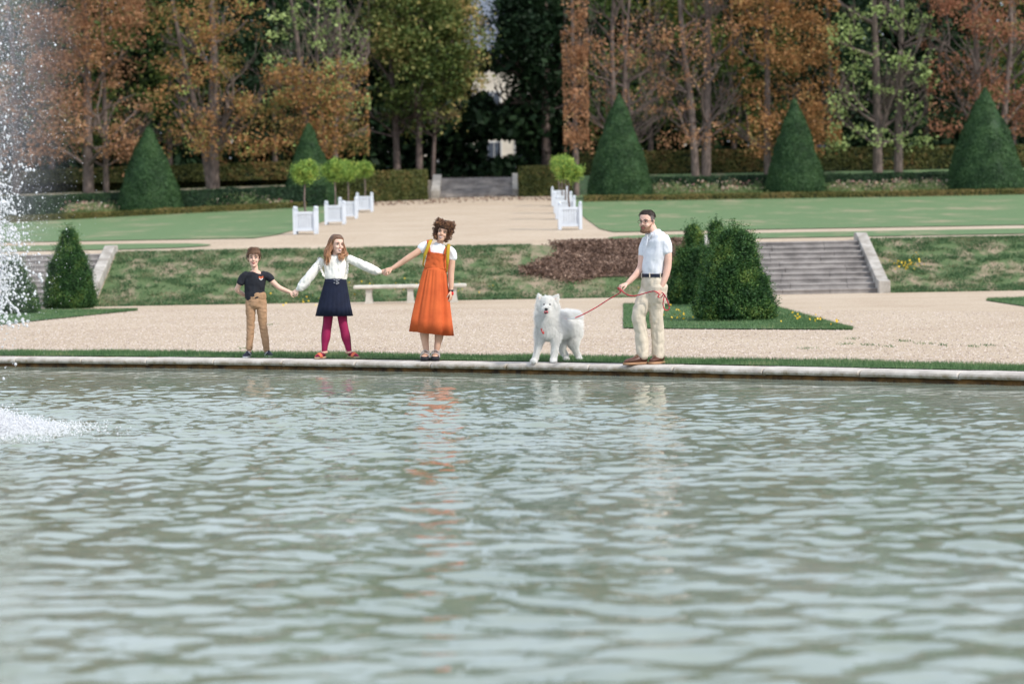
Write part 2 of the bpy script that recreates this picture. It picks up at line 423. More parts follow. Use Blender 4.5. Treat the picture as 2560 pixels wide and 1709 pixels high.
# islands
for k, (o, A, B) in enumerate(isl):
    n = (26000, 12000, 5000)[k]
    s = rng.random(n)*(len(A)-1); i = np.minimum(s.astype(int), len(A)-2); f = (s-i)[:, None]; A_ = np.array(A); B_ = np.array(B)
    a = A_[i]*(1-f)+A_[i+1]*f; b = B_[i]*(1-f)+B_[i+1]*f; t = rng.random(n)[:, None]*1.0; P_ = a*(1-t)+b*t
    V, Fc, rd = blades(P_, .055, .013, .4, 10+k)
    tag(mk('grass', V, Fc, M_grass, None, False, rd), ('mown grass around the dark yew bushes beside the man', 'thin grass patch at the left edge of the gravel court', 'grass sliver at the right edge of the gravel court')[k], 'grass', kind='stuff')
# bank tufts
def bankpts(n, a, b, mulch=False):
    x = rng.uniform(a, b, n); y = rng.uniform(58.0, 61.8, n); keep = []
    for i in range(n):
        v = noise.fractal(Vector((x[i]*1.5, y[i]*2.6, 0)), .8, 2.0, 5)
        edge = y[i] < 58.5 or y[i] > 61.2
        keep.append(v+rng.normal(0, .22) > (-.35 if edge else .03))
    k = np.array(keep); return np.stack([x[k], y[k], H(x[k], y[k])], -1)
for k, (a, b, nn, lab) in enumerate(((-15.5+3, -10.2, 0, ''), (-10.0, .5, 75000, 'patchy weedy grass on the bank behind the stone bench'), (9.15, 14.5, 44000, 'weedy grass on the bank right of the wide steps'), (.5, 4.85, 16000, 'grass at the foot of the brown planting on the bank'))):
    if not nn: continue
    P_ = bankpts(nn, a, b)
    if k == 3: P_ = P_[P_[:, 1] < 59.3+.25*np.sin(P_[:, 0]*3)]
    V, Fc, rd = blades(P_, .075, .028, .9, 20+k)
    tag(mk('grass', V, Fc, M_tuft, None, False, rd), lab, 'grass', kind='stuff')
# brown withered ground cover on the bank
n = 42000; x = rng.uniform(.2, 4.85, n); y = rng.uniform(58.9, 61.75, n)
left = 1.12-.55*(61.7-y)/2+.35*np.sin(y*2.6)+rng.normal(0, .12, n)
low = 59.35+.22*np.sin(x*3.1)+rng.normal(0, .1, n)
k = (x > left) & (y > low); P_ = np.stack([x[k], y[k], H(x[k], y[k])+rng.uniform(0, .16, k.sum())], -1)
V, Fc, rd = leaves(P_, .07, 31)
tag(mk('withered_groundcover', V, Fc, M_litter, None, False, rd), 'brown withered ground cover on the bank left of the steps', 'ground cover', kind='stuff')
tag(sheet('planting_bed', [(59.4, 1.3, 4.85), (60, 1.1, 4.85), (61.6, 1.2, 4.85)], M_mulch, .05, .5, .4), kind='structure')
# yellow wildflowers
M_yel = simple('yellow_petals', (.75, .55, .04), (.6, .35, .02), 5)
fl = []
for (dx, dy, r, n) in ((2080, 612, 40, 60), (690, 695, 90, 26), (980, 665, 160, 40), (1860, 740, 70, 26), (1560, 733, 40, 18), (1500, 668, 60, 14)):
    for i in range(n):
        p = ptx(dx+random.gauss(0, r*.5), dy+random.gauss(0, 9)); fl.append((p.x, p.y, p.z+.09))
V, Fc, rd = leaves(np.array(fl), .05, 41, aspect=.9)
tag(mk('wildflowers', V, Fc, M_yel, None, False, rd), 'tiny yellow wildflowers dotted over the grass', 'flowers', kind='stuff')
# loose pebbles
n = 60000; x = rng.uniform(-10, 9, n); t = rng.random(n)**1.6; y = Yk(x)+1.25+t*20
s = rng.uniform(.006, .017, n)
base = np.array([(1, 0, 0), (-.4, .9, 0), (-.5, -.8, 0), (.1, .1, .8)])
ang = rng.random(n)*6.28; ca, sa = np.cos(ang), np.sin(ang)
B = np.stack([base[None, :, 0]*ca[:, None]-base[None, :, 1]*sa[:, None], base[None, :, 0]*sa[:, None]+base[None, :, 1]*ca[:, None], np.repeat(base[None, :, 2], n, 0)], -1)
V = (np.stack([x, y, 0*x+.001], -1)[:, None, :]+B*s[:, None, None]).reshape(-1, 3)
f0 = np.array([(0, 1, 3), (1, 2, 3), (2, 0, 3)]); Fc = (f0[None]+4*np.arange(n)[:, None, None]).reshape(-1, 3)
M_peb = leafmat('pebbles', [(0, (.20, .15, .12)), (.35, (.42, .33, .265)), (.7, (.58, .49, .41)), (1, (.74, .66, .58))], 9, 0)
tag(mk('pebbles', V, Fc, M_peb, None, False, np.repeat(rng.random(n), 4)), 'loose pinkish pebbles on the gravel court', 'gravel', kind='stuff')
# weeds in the gravel
wd = []
for (dx, dy) in ((1955, 777), (1990, 792), (2075, 783), (2120, 789), (2160, 792), (2230, 795), (2270, 793), (1850, 800), (2040, 795), (1940, 790), (620, 745), (1010, 690), (560, 800)):
    c = ptx(dx, dy)
    for i in range(34): wd.append((c.x+random.gauss(0, .06), c.y+random.gauss(0, .14), 0))
V, Fc, rd = blades(np.array(wd), .03, .012, .9, 51)
tag(mk('weeds', V, Fc, M_grass, None, False, rd), 'small weeds sprouting through the gravel court', 'weeds', kind='stuff')
# fallen leaves on grass/terrace
P_ = []
for i in range(900):
    x = random.uniform(-9, 6); y = random.uniform(108, 115.3); P_.append((x, y, float(H(x, y))+.02))
V, Fc, rd = leaves(np.array(P_), .12, 52, flat=.8)
tag(mk('fallen_leaves', V, Fc, M_litter, None, False, rd), 'brown fallen leaves at the top of the gravel walk', 'leaves', kind='stuff')

# ------------------------------------------------------------------ steps
M_step = simple('step_stone', (.34, .315, .295), (.19, .175, .165), 2.2, .9, .5, 25, .02, geo=True)
M_cheek = simple('wall_stone', (.46, .43, .385), (.27, .245, .21), 3, .9, .5, 25, .02, geo=True)
def stairs(name, x0, x1, y0, z0, n, run, rise, lab, bw, wl, wr_, ztop):
    root = empty(name, ((x0+x1)/2, y0, z0), lab, 'steps')
    for i in range(n):
        g = G(); a = y0+i*run; zt = z0+(i+1)*rise; X = x0
        blocks = []
        while X < x1-.01:
            L = random.uniform(1.1, 1.7); e = min(X+L, x1); 
            if x1-e < .5: e = x1
            jz = random.uniform(-.004, .004)
            ja = random.uniform(-.006, .006)
            g.box(X+.004, e-.004, a+ja, a+run+.06, zt-.055, zt+jz, bev=.012); g.box(X+.006, e-.006, a+.02, a+run+.06, zt-rise-.02, zt-.05); X = e
        g.build('step', M_step, root, False)
    for (a, b) in [q for q in (wl, wr_) if q]:
        g = G(); ya, yb = y0-.25, y0+n*run+.15
        h = .20
        P_ = [(ya, z0-.1), (ya, z0+.30), (ya+.35, z0+.33), (yb-.05, z0+n*rise+h), (yb+.35, z0+n*rise+h), (yb+.35, z0+n*rise-.2), (yb, z0)]
        V = [(a, p[0], p[1]) for p in P_]+[(b, p[0], p[1]) for p in P_]; m_ = len(P_)
        g.add(V, [tuple(range(m_)), tuple(range(m_, 2*m_))[::-1]]+[(i, i+m_, (i+1) % m_+m_, (i+1) % m_) for i in range(m_)])
        o = g.build('side_wall', M_cheek, root, False)
        md = o.modifiers.new('b', 'BEVEL'); md.width = .02; md.segments = 2
    return root
stairs('stone_steps', 5.2, 8.80, 58.1, 0, 10, .34, .126, 'wide weathered stone steps up the bank behind the dark yew bushes', 1, (4.9, 5.2), (8.80, 9.08), 0)
stairs('stone_steps', -15.6, -10.33, 58.1, 0, 10, .34, .126, 'stone steps at the left edge behind the fountain spray', 1, (-15.95, -15.6), (-10.33, -10.05), 0)
c0 = place(1010*1.0898, 452*1.0898); c1 = place(1176*1.0898, 450*1.0898)
stairs('stone_steps', c0.x, c1.x, 115.4, 3.46, 7, .5, .137, 'distant stone steps at the top of the central gravel walk', 1, (c0.x-.42, c0.x), (c1.x, c1.x+.42), 0)

# ------------------------------------------------------------------ stone bench
M_bench = simple('bench_stone', (.62, .58, .51), (.45, .42, .36), 5, .85, .4, 40, .01, geo=True)
bl = atd(812*1.0898, 655*1.0898, 56.6); br = atd(1070*1.0898, 657*1.0898, 56.6)
root = empty('stone_bench', ((bl.x+br.x)/2, 56.6, 0), 'long pale stone bench in front of the grassy bank, behind the orange dress', 'bench')
g = G(); g.box(bl.x, br.x, 56.35, 56.85, .345, .43, bev=.02); g.build('seat', M_bench, root, False)
for dx in (847, 942, 1041):
    c = atd(dx*1.0898, 680*1.0898, 56.6).x; g = G()
    g.rings([[(c-w_, 56.42, z), (c+w_, 56.42, z), (c+w_, 56.78, z), (c-w_, 56.78, z)] for z, w_ in ((0, .10), (.04, .085), (.2, .065), (.30, .07), (.345, .085))])
    g.build('leg', M_bench, root, False)

# ------------------------------------------------------------------ clipped yew cones
M_core = simple('yew_core', (.018, .035, .018), (.01, .02, .01), 6, .9, geo=True)
M_cone = leafmat('yew_clipped', [(0, (.016, .045, .015)), (.5, (.038, .088, .030)), (1, (.075, .145, .05))], 1.4, .15)
def lathe_pts(c, prof, n, seed, jit=.03, lump=.05, lsc=1.2):
    """random points on a surface of revolution, area weighted; prof: (r,z) bottom to top"""
    rg = np.random.default_rng(seed); pr = np.array(prof); seg = np.hypot(*(pr[1:]-pr[:-1]).T)*(pr[1:, 0]+pr[:-1, 0]+.01); cs = np.cumsum(seg)/seg.sum()
    q = rg.random(n); i = np.searchsorted(cs, q); i = np.minimum(i, len(seg)-1); lo = np.where(i > 0, cs[i-1], 0); f = (q-lo)/(cs[i]-lo+1e-9)
    r = pr[i, 0]*(1-f)+pr[i+1, 0]*f; z = pr[i, 1]*(1-f)+pr[i+1, 1]*f; a = rg.random(n)*6.2832
    d = pr[i+1]-pr[i]; nr, nzv = d[:, 1], -d[:, 0]; l = np.hypot(nr, nzv)+1e-9; nr /= l; nzv /= l
    bumpv = np.array([noise.noise(Vector((math.cos(a_)*r_*lsc+c[0], math.sin(a_)*r_*lsc+c[1], z_*lsc))) for a_, r_, z_ in zip(a, r, z)])*lump
    rr_ = r+nr*(bumpv+rg.normal(0, jit, n)); zz = z+nzv*(bumpv)
    P = np.stack([c[0]+rr_*np.cos(a), c[1]+rr_*np.sin(a), c[2]+zz], -1); N = np.stack([nr*np.cos(a), nr*np.sin(a), nzv], -1)
    return P, N
def join(*parts):
    V = []; Fq = []; rd = []; b = 0
    for (v, f, r) in parts:
        if f.shape[1] == 3: f = np.concatenate([f, f[:, 2:]], 1)
        V.append(v); Fq.append(f+b); rd.append(r); b += len(v)
    return np.concatenate(V), np.concatenate(Fq), np.concatenate(rd)
def lathe_core(c, prof, k=.93, n=28):
    V = []; 
    for r, z in prof:
        for i in range(n):
            a = 6.2832*i/n; V.append((c[0]+r*k*math.cos(a), c[1]+r*k*math.sin(a), c[2]+z*(.99)))
    Fc = [(j*n+i, j*n+(i+1) % n, (j+1)*n+(i+1) % n, (j+1)*n+i) for j in range(len(prof)-1) for i in range(n)]
    return np.array(V), np.array(Fc), np.zeros(len(V))
cones = [(335, 297, 490, 262, 415, 'clipped dark green yew cone furthest left, half veiled by the spray'), (707, 288, 474, 645, 772, 'clipped yew cone rising behind the small potted trees on the left of the walk'),
         (1417, 222, 459, 1350, 1499, 'clipped yew cone just right of the potted trees on the right of the walk'), (1825, 235, 451, 1760, 1898, 'clipped yew cone standing alone between two flower beds at right'), (2272, 208, 446, 2180, 2364, 'largest clipped yew cone at the right edge of the garden')]
for k, (ax, ay, by, x0, x1, lab) in enumerate(cones):
    b = place((x0+x1)/2*1.0898, by*1.0898); sc = b.y/F*1.0898
    h = (by-ay)*sc*1.03; r = (x1-x0)/2*sc; b.y += r*.6; b.z = float(H(b.x, b.y))
    pr = [(r*.96, 0), (r, h*.05), (r*.95, h*.15), (r*.835, h*.3), (r*.70, h*.45), (r*.545, h*.6), (r*.38, h*.74), (r*.21, h*.87), (r*.09, h*.96), (r*.03, h*.995), (.01, h)]
    P_, N_ = lathe_pts(b, pr, 26000, 60+k, .018, .09, 1.3)
    V, Fc, rd = join(lathe_core(b, pr, .97), leaves(P_, .075, 70+k, N=N_))
    o = tag(mk('yew_cone', V-np.array(b), Fc, M_cone, None, False, rd), lab, 'topiary', 'clipped yew cones'); o.location = b

# ------------------------------------------------------------------ hedges
def hedge(lab, pts, width, height, m, nl, lsize, seed, cat='hedge', lump=.05, name='hedge'):
    """pts: ground points of the front line"""
    pts = [Vector(p) for p in pts]; L = [0]
    for a, b in zip(pts, pts[1:]): L.append(L[-1]+(b.xy-a.xy).length)
    def at_(s):
        i = max(0, min(np.searchsorted(L, s)-1, len(pts)-2)); return pts[i].lerp(pts[i+1], (s-L[i])/(L[i+1]-L[i]+1e-9))
    rg = np.random.default_rng(seed)
    g = G(); rings = []
    for s in np.linspace(0, L[-1], max(4, int(L[-1]/.5))):
        p = at_(s); rings.append([p+Vector((0, .03, 0)), p+Vector((0, .03, height-.05)), p+Vector((0, width-.03, height-.05)), p+Vector((0, width-.03, 0))])
    g.rings(rings)
    P_ = []; N_ = []
    tot = height+width+height*.3
    for i in range(nl):
        s = rg.random()*L[-1]; p = at_(s); q = rg.random()*tot
        if q < height: v = Vector((0, 0, q)); n_ = (0, -1, 0)
        elif q < height+width: v = Vector((0, q-height, height)); n_ = (0, 0, 1)
        else: v = Vector((0, width, q-width-height)); n_ = (0, 1, 0)
        if rg.random() < height*2/(L[-1]+.1)*.5:
            s = 0 if rg.random() < .5 else L[-1]; p = at_(s); v = Vector((0, rg.random()*width, rg.random()*height)); n_ = (1 if s else -1, 0, 0)
        w_ = p+v; d = lump*noise.noise(w_*1.3)+lump*.6*noise.noise(w_*4)
        w_ = w_+Vector(n_)*(d+rg.normal(0, .015)); P_.append(tuple(w_)); N_.append(n_)
    cv = (np.array(g.V), None, None)
    core = G(); core.V = g.V; core.F = g.F
    c = pts[0].lerp(pts[-1], .5)
    root = empty(name, c, lab, cat)
    core.build('core', M_core, root, False)
    V, Fc, rd = leaves(np.array(P_), lsize, seed+1, N=np.array(N_, dtype=float))
    mk('foliage', V, Fc, m, root, False, rd)
    return root
M_box = leafmat('boxwood', [(0, (0.060, 0.066, 0.014)), (.4, (0.132, 0.132, 0.036)), (.7, (0.228, 0.180, 0.060)), (1, (0.312, 0.204, 0.084))], .6, .2)
M_yew = leafmat('yew_hedge', [(0, (.012, .03, .014)), (.5, (.025, .06, .025)), (1, (.06, .11, .04))], .8, .15)
M_beech = leafmat('hornbeam_hedge', [(0, (.035, .045, .013)), (.4, (.085, .105, .028)), (.72, (.15, .15, .045)), (1, (.26, .16, .06))], .7, .2)
D = 1.0898
def lp(dx, dy): return place(dx*D, dy*D)
hedge('low ochre box edging along the left lawn', [lp(-60, 516), lp(150, 505), lp(420, 491), lp(640, 480), lp(700, 477)], .35, .26, M_box, 16000, .07, 100, lump=.03)
hedge('low olive box edging along the right lawn', [lp(1340, 464), lp(1700, 458), lp(2100, 452), lp(2420, 446)], .35, .26, M_box, 16000, .07, 103, lump=.03)
def line(y, x0, x1, n=6): return [Vector((x, y, float(H(x, y)))) for x in np.linspace(x0, x1, n)]
hedge('dark green yew hedge behind the left flower bed', line(109.5, -27, -8.3), .8, .95, M_yew, 22000, .09, 106)
hedge('dark green yew hedge behind the right flower beds', line(109.5, 3.9, 27), .8, .9, M_yew, 26000, .09, 109)
hl = place(830*D, 452*D); hr_ = place(984*D, 452*D)
hedge('tall bronze green hedge left of the distant steps', line(113.6, -9.6, (984*D-1280)*113.6/F), 1.0, 1.40, M_beech, 16000, .12, 112)
hedge('tall bronze green hedge right of the distant steps', line(113.6, (1198*D-1280)*113.6/F, 2.9), 1.0, 1.40, M_beech, 12000, .12, 115)
hedge('long brownish hedge under the left trees', line(120.5, -28, -9.5), 1.0, 1.15, M_beech, 18000, .14, 118)
hedge('long brownish hedge under the right trees', line(120.5, 3.4, 28), 1.0, 1.15, M_beech, 22000, .14, 121)

# flower beds
M_bed = leafmat('border_leaves', [(0, (0.070, 0.126, 0.042)), (.5, (0.154, 0.238, 0.084)), (.8, (0.280, 0.308, 0.140)), (1, (0.448, 0.364, 0.196))], 2, .3)
M_petal = leafmat('border_petals', [(0, (.55, .12, .18)), (.35, (.62, .35, .32)), (.6, (.70, .62, .48)), (1, (.6, .28, .12))], 4, .3)
for k, (x0, x1, dy, lab, hh) in enumerate(((150, 245, 497, 'pinkish flower border at far left behind the spray', .55), (430, 645, 482, 'white and pink flower border between the two left cones', .75), (1500, 1755, 455, 'pale flower border between the first and second right cones', .7), (1905, 2180, 449, 'pink flower border between the second and third right cones', .6))):
    P_ = []; PF = []
    a = place(x0*D, (dy+3)*D); b = place(x1*D, (dy-1)*D)
    for i in range(80):
        t = random.random(); c = a.lerp(b, t)+Vector((0, random.uniform(.6, 3.2), 0)); c.z = float(H(c.x, c.y)); h = hh*random.uniform(.4, 1.1)
        for j in range(80):
            z = random.random(); P_.append((c.x+random.gauss(0, .22), c.y+random.gauss(0, .2), c.z+h*z))
        for j in range(random.choice((0, 4, 14))): PF.append((c.x+random.gauss(0, .25), c.y+random.gauss(0, .2), c.z+h*random.uniform(.75, 1.15)))
    root = empty('flower_border', a.lerp(b, .5), lab, 'flower bed')
    V, Fc, rd = leaves(np.array(P_), .11, 130+k, aspect=.3); mk('foliage', V, Fc, M_bed, root, False, rd)
    V, Fc, rd = leaves(np.array(PF), .075, 140+k, aspect=.9); mk('blossom', V, Fc, M_petal, root, False, rd)
    root['kind'] = 'stuff'

# ------------------------------------------------------------------ irregular yew bushes
M_bush = leafmat('yew_shaggy', [(0, (.012, .035, .012)), (.4, (.03, .085, .025)), (.7, (.06, .14, .035)), (1, (.19, .27, .06))], 1.6, .2, csc=3)
def bush(c, h, r, pr, n, seed, lab, leaf=.055):
    pr = [(a*r, b*h) for a, b in pr]
    P_, N_ = lathe_pts(c, pr, n, seed, .03, .07, 3.2)
    # shoots: sprays of small needles pointing up and out
    rg = np.random.default_rng(seed+5); ns = n//14; idx = rg.integers(0, n, ns)
    sh = []
    for i in idx:
        d = Vector(N_[i])*.7+Vector((rg.normal(0, .3), rg.normal(0, .3), .75)); d.normalize(); L = rg.uniform(.06, .2)
        for t in np.linspace(0, 1, 6): sh.append(tuple(Vector(P_[i])+d*L*t+Vector(rg.normal(0, .008, 3))))
    V, Fc, rd = join(lathe_core(c, pr, .86), leaves(P_, leaf, seed+1, aspect=.4), leaves(np.array(sh), leaf*.8, seed+2, aspect=.35))
    rd[-len(sh)*4:] = rd[-len(sh)*4:]*.5+.45
    root = empty('yew_bush', c, lab, 'bush', 'shaggy yew bushes in the gravel court')
    mk('foliage', V, Fc, M_bush, root, False, rd)
    g = G(); g.loft([c, c+Vector((0, 0, h*.8))], [.06, .03], n=8, cap=False); g.build('trunk', M_bark, root)
M_bark = simple('bark', (.23, .175, .15), (.10, .078, .068), 6, .9, .7, 14, .04, stretch=(3, 3, .6), geo=True)
def bushpix(x0, x1, top, bot, pr, n, seed, lab):
    c = place((x0+x1)/2*D, bot*D); sc = c.y/F*D; r = (x1-x0)/2*sc; h = (bot-top)*sc; c.y += r*.5; bush(c, h, r, pr, n, seed, lab)
cyl = [(.84, 0), (.97, .06), (.98, .14), (.87, .3), (.70, .5), (.55, .68), (.44, .82), (.36, .93), (.31, 1.0), (.01, 1.0)]
knob = [(.8, 0), (.98, .1), (.94, .27), (.82, .45), (.68, .62), (.54, .71), (.32, .735), (.27, .78), (.31, .86), (.29, .95), (.16, 1.0), (.01, 1.01)]
bushpix(1600, 1780, 531, 737, cyl, 30000, 200, 'front yew bush with a broad flat top, right of the man')
bushpix(1538, 1654, 519, 700, knob, 22000, 210, 'rear left yew bush with a knob top, close beside the man')
bushpix(1612, 1680, 511, 704, knob, 22000, 220, 'middle yew bush, only its narrow knob showing between its two neighbours')
spire = [(.85, 0), (1, .08), (.92, .25), (.76, .45), (.58, .62), (.43, .75), (.31, .81), (.29, .89), (.22, .97), (.01, 1)]
bushpix(100, 213, 523, 708, spire, 22000, 230, 'tall yew bush at the left seen through the spray')
bushpix(-30, 82, 600, 721, cyl, 16000, 240, 'short yew bush at the left picture edge behind the spray')

# ------------------------------------------------------------------ potted trees
M_white = simple('white_paint', (.66, .70, .75), (.58, .62, .67), 3, .5, .1, 20, .003, geo=True)
M_ball = leafmat('citrus_leaves', [(0, (.07, .15, .03)), (.4, (.19, .31, .06)), (.75, (.36, .48, .10)), (1, (.55, .54, .12))], 2.5, .35, csc=4)
def planter(p, lab, s=.68):
    root = empty('planter_box', p, lab, 'planter', 'white planter boxes beside the gravel walk')
    x, y, z = p; h = s/2; g = G()
    for sx_ in (-1, 1):
        for sy in (-1, 1):
            cx, cy = x+sx_*(h-.04), y+sy*(h-.04); g = G()
            g.box(cx-.045, cx+.045, cy-.045, cy+.045, z, z+.70)
            g.box(cx-.055, cx+.055, cy-.055, cy+.055, z+.70, z+.72); g.ell((cx, cy, z+.765), (.045, .045, .05), nu=10, nv=6)
            g.build('post', M_white, root, False)
    for (ax, sg) in (('x', -1), ('x', 1), ('y', -1), ('y', 1)):
        g = G(); i0 = -h+.085; i1 = h-.085; o_ = sg*(h-.05)
        def bx(a, b, z0, z1, t):
            if ax == 'y': g.box(x+a, x+b, y+o_-t, y+o_+t, z+z0, z+z1)
            else: g.box(x+o_-t, x+o_+t, y+a, y+b, z+z0, z+z1)
        m_ = 7; wd_ = (i1-i0)/m_ 
        for i in range(m_): bx(i0+i*wd_+.007, i0+(i+1)*wd_-.007, .10, .60, .010)
        bx(i0, i1, .58, .65, .026); bx(i0, i1, .09, .16, .026)
        g.build('panel', M_white, root, False)
    g = G(); g.box(x-h+.07, x+h-.07, y-h+.07, y+h-.07, z+.5, z+.57); g.build('soil', M_mulch, root, False)
def balltree(p, ch, r, seed, lab):
    root = empty('potted_tree', Vector(p)+Vector((0, 0, .57)), lab, 'tree', 'round clipped trees in the white planters')
    g = G(); q = Vector(p); a = random.uniform(-.04, .04)
    g.loft([q+Vector((0, 0, .56)), q+Vector((a, 0, 1.0)), q+Vector((0, 0, ch-r*.5)), q+Vector((0, 0, ch))], [.032, .027, .024, .02], n=8)
    for i in range(7):
        d = Vector((random.gauss(0, 1), random.gauss(0, 1), abs(random.gauss(0, .8)))).normalized()
        g.loft([q+Vector((0, 0, ch-r*.5)), q+Vector((0, 0, ch-r*.2))+d*r*.7], [.014, .006], n=5, cap=False)
    g.build('trunk', M_bark, root)
    rg = np.random.default_rng(seed); cl_ = rg.normal(size=(170, 3)); cl_ /= np.linalg.norm(cl_, axis=1)[:, None]; cl_ *= (r*rg.uniform(.35, .98, 170))[:, None]*np.array([1, 1, .88])
    C = np.repeat(cl_, 26, 0)+rg.normal(0, .055, (170*26, 3))+np.array(q)+np.array([0, 0, ch])
    V, Fc, rd = leaves(C, .065, seed, aspect=.5); mk('crown', V, Fc, M_ball, root, False, rd)
LP = [(700, 538), (768, 515.5), (798, 502.5), (836, 487)]; RP = [(1313, 532), (1303, 511), (1297, 499), (1290, 485)]
names = ['nearest', 'second nearest', 'third', 'farthest']
for k, (dx, dy) in enumerate(LP):
    p = place(dx*D, dy*D); p.y += .35; p.z = float(H(p.x, p.y))
    planter(p, f'{names[k]} white planter box in the left row beside the gravel walk')
    balltree(p, (1.80, 1.86, 1.80, 1.78)[k], (.42, .46, .44, .42)[k], 300+k, f'{names[k]} round lime green tree in the left planter row')
for k, (dx, dy) in enumerate(RP):
    d0 = place(LP[k][0]*D, LP[k][1]*D).y; xx = (dx*D-1280)/F*d0; p = Vector((xx, d0+.35, 0)); p.z = float(H(p.x, p.y))
    planter(p, f'{names[k]} white planter box in the right row beside the gravel walk')
    balltree(p, (1.70, 1.80, 1.78, 1.76)[k], (.40, .44, .40, .38)[k], 310+k, f'{names[k]} round lime green tree in the right planter row')

exec_people = True
# ------------------------------------------------------------------ big trees
def limb(g, p, d, L, r, depth, rg, box, tips):
    n = 4; pts = [p]; q = p.copy(); dd = d.copy()
    for i in range(n):
        dd = (dd+Vector(rg.normal(0, .13, 3))+Vector((0, 0, .05))).normalized(); q = q+dd*L/n; pts.append(q.copy())
    g.loft(pts, [r, r*.85, r*.72, r*.6, r*.45], n=6 if depth < 2 else 4, sub=1, cap=False)
    tips.append(q)
    if depth <= 0 or r < .012: return
    for k in range(rg.integers(2, 5)):
        i = rg.integers(1, n+1); a = rg.random()*6.28; sp = rg.uniform(.45, 1.0)
        nd = (dd+Vector((math.cos(a)*sp, math.sin(a)*sp, rg.uniform(-.05, .45)))).normalized()
        limb(g, pts[i], nd, L*rg.uniform(.5, .78), r*rg.uniform(.4, .62), depth-1, rg, box, tips)
def tree(x, y, zb, halfx, halfy, top, nclump, perclump, lsize, m, seed, lab, name='chestnut_tree', trunks=((0, 0, .26, 0),), grp='clipped trees behind the cones', nlimb=7, front=.6, bark=None, cs=.35, shape='box', z0=None, depth=2):
    rg = np.random.default_rng(seed); base = Vector((x, y, z0 if z0 is not None else float(H(x, y))))
    root = empty(name, base, lab, 'tree', grp)
    g = G(); tips = []
    for (tx, ty, tr, lean) in trunks:
        b = base+Vector((tx, ty, -.1)); hgt = top-base.z
        pts = [b, b+Vector((0, 0, .5)), b+Vector((lean*.3, 0, hgt*.25)), b+Vector((lean*.7+rg.normal(0, .15), 0, hgt*.5)), b+Vector((lean+rg.normal(0, .25), 0, hgt*.8)), b+Vector((lean+rg.normal(0, .3), 0, hgt))]
        g.loft(pts, [tr*1.15, tr*.9, tr*.74, tr*.5, tr*.28, tr*.07], n=12, sub=3, cap=False)
        for k in range(nlimb+4):
            f = rg.uniform(.16, .85); i = f*5; j = int(i); p = pts[j].lerp(pts[min(j+1, 5)], i-j)
            if p.z < zb-.1: p.z = zb+.1
            a = rg.random()*6.28 if rg.random() < .45 else rg.choice([0, math.pi])+rg.normal(0, .5)-.3
            d = Vector((math.cos(a), math.sin(a)*.7, rg.uniform(.25, 1.1))).normalized()
            limb(g, p, d, rg.uniform(1.6, 3.0), tr*rg.uniform(.28, .45), depth, rg, None, tips)
    g.V = [(min(max(v[0], x-halfx-.05), x+halfx+.05), min(max(v[1], y-halfy), y+halfy), v[2]) if v[2] > zb else v for v in g.V]
    g.build('trunk', bark or M_bark, root)
    # clumps
    C = rg.uniform(-1, 1, (nclump, 3))
    if shape == 'box':
        k = rg.random(nclump) < front; C[k, 1] = -1+np.abs(rg.normal(0, .25, k.sum()))
        ce = C*np.array([halfx, halfy, (top-zb)/2])+np.array([x, y, (top+zb)/2])
    else:
        C = rg.normal(size=(nclump, 3)); C /= np.linalg.norm(C, axis=1)[:, None]; C *= (rg.random(nclump)**.4)[:, None]
        ce = C*np.array([halfx, halfy, (top-zb)/2])+np.array([x, y, (top+zb)/2])
    # thin out by a low frequency noise so that gaps show
    kp = np.array([noise.noise(Vector(c)*.55) > -.10+rg.normal(0, .12) for c in ce]); ce = ce[kp]
    s = rg.uniform(.6, 1.4, len(ce))*cs
    L = np.repeat(ce, perclump, 0)+rg.normal(0, 1, (len(ce)*perclump, 3))*np.repeat(s, perclump)[:, None]*np.array([1, 1, .6])
    if shape == 'box':
        L[:, 0] = np.clip(L[:, 0], x-halfx-.12, x+halfx+.12); L[:, 1] = np.clip(L[:, 1], y-halfy-.15, y+halfy)
    L = L[L[:, 2] > zb-.15-.35*rg.random(len(L))]
    V, Fc, rd = leaves(L, lsize, seed+3, flat=.3)
    rd = np.clip(rd*.7+np.repeat(rg.random(len(L)), 4)*.3, 0, 1)
    mk('crown', V, Fc, m, root, False, rd)
    return root
T_rust = leafmat('leaves_rust', [(0, (0.100, 0.064, 0.041)), (.3, (0.270, 0.143, 0.073)), (.6, (0.455, 0.234, 0.122)), (.85, (0.557, 0.347, 0.183)), (1, (0.316, 0.327, 0.106))], .5, .35)
T_mixed = leafmat('leaves_mixed', [(0, (0.075, 0.107, 0.031)), (.3, (0.238, 0.194, 0.063)), (.5, (0.418, 0.200, 0.081)), (.7, (0.444, 0.248, 0.107)), (.85, (0.296, 0.406, 0.111)), (1, (0.420, 0.573, 0.181))], .45, .35)
T_lime = leafmat('leaves_lime', [(0, (0.080, 0.125, 0.044)), (.35, (0.243, 0.315, 0.109)), (.7, (0.417, 0.525, 0.194)), (1, (0.547, 0.653, 0.278))], .5, .35)
T_orange = leafmat('leaves_orange', [(0, (0.102, 0.081, 0.030)), (.3, (0.287, 0.144, 0.052)), (.65, (0.464, 0.239, 0.097)), (1, (0.388, 0.347, 0.132))], .5, .35)
T_red = leafmat('leaves_redbrown', [(0, (0.091, 0.060, 0.029)), (.4, (0.294, 0.124, 0.072)), (.75, (0.430, 0.198, 0.114)), (1, (0.236, 0.236, 0.089))], .5, .35)
T_olive = leafmat('leaves_olive', [(0, (0.030, 0.059, 0.018)), (.4, (0.072, 0.119, 0.030)), (.75, (0.143, 0.190, 0.047)), (1, (0.309, 0.238, 0.072))], .35, .3)
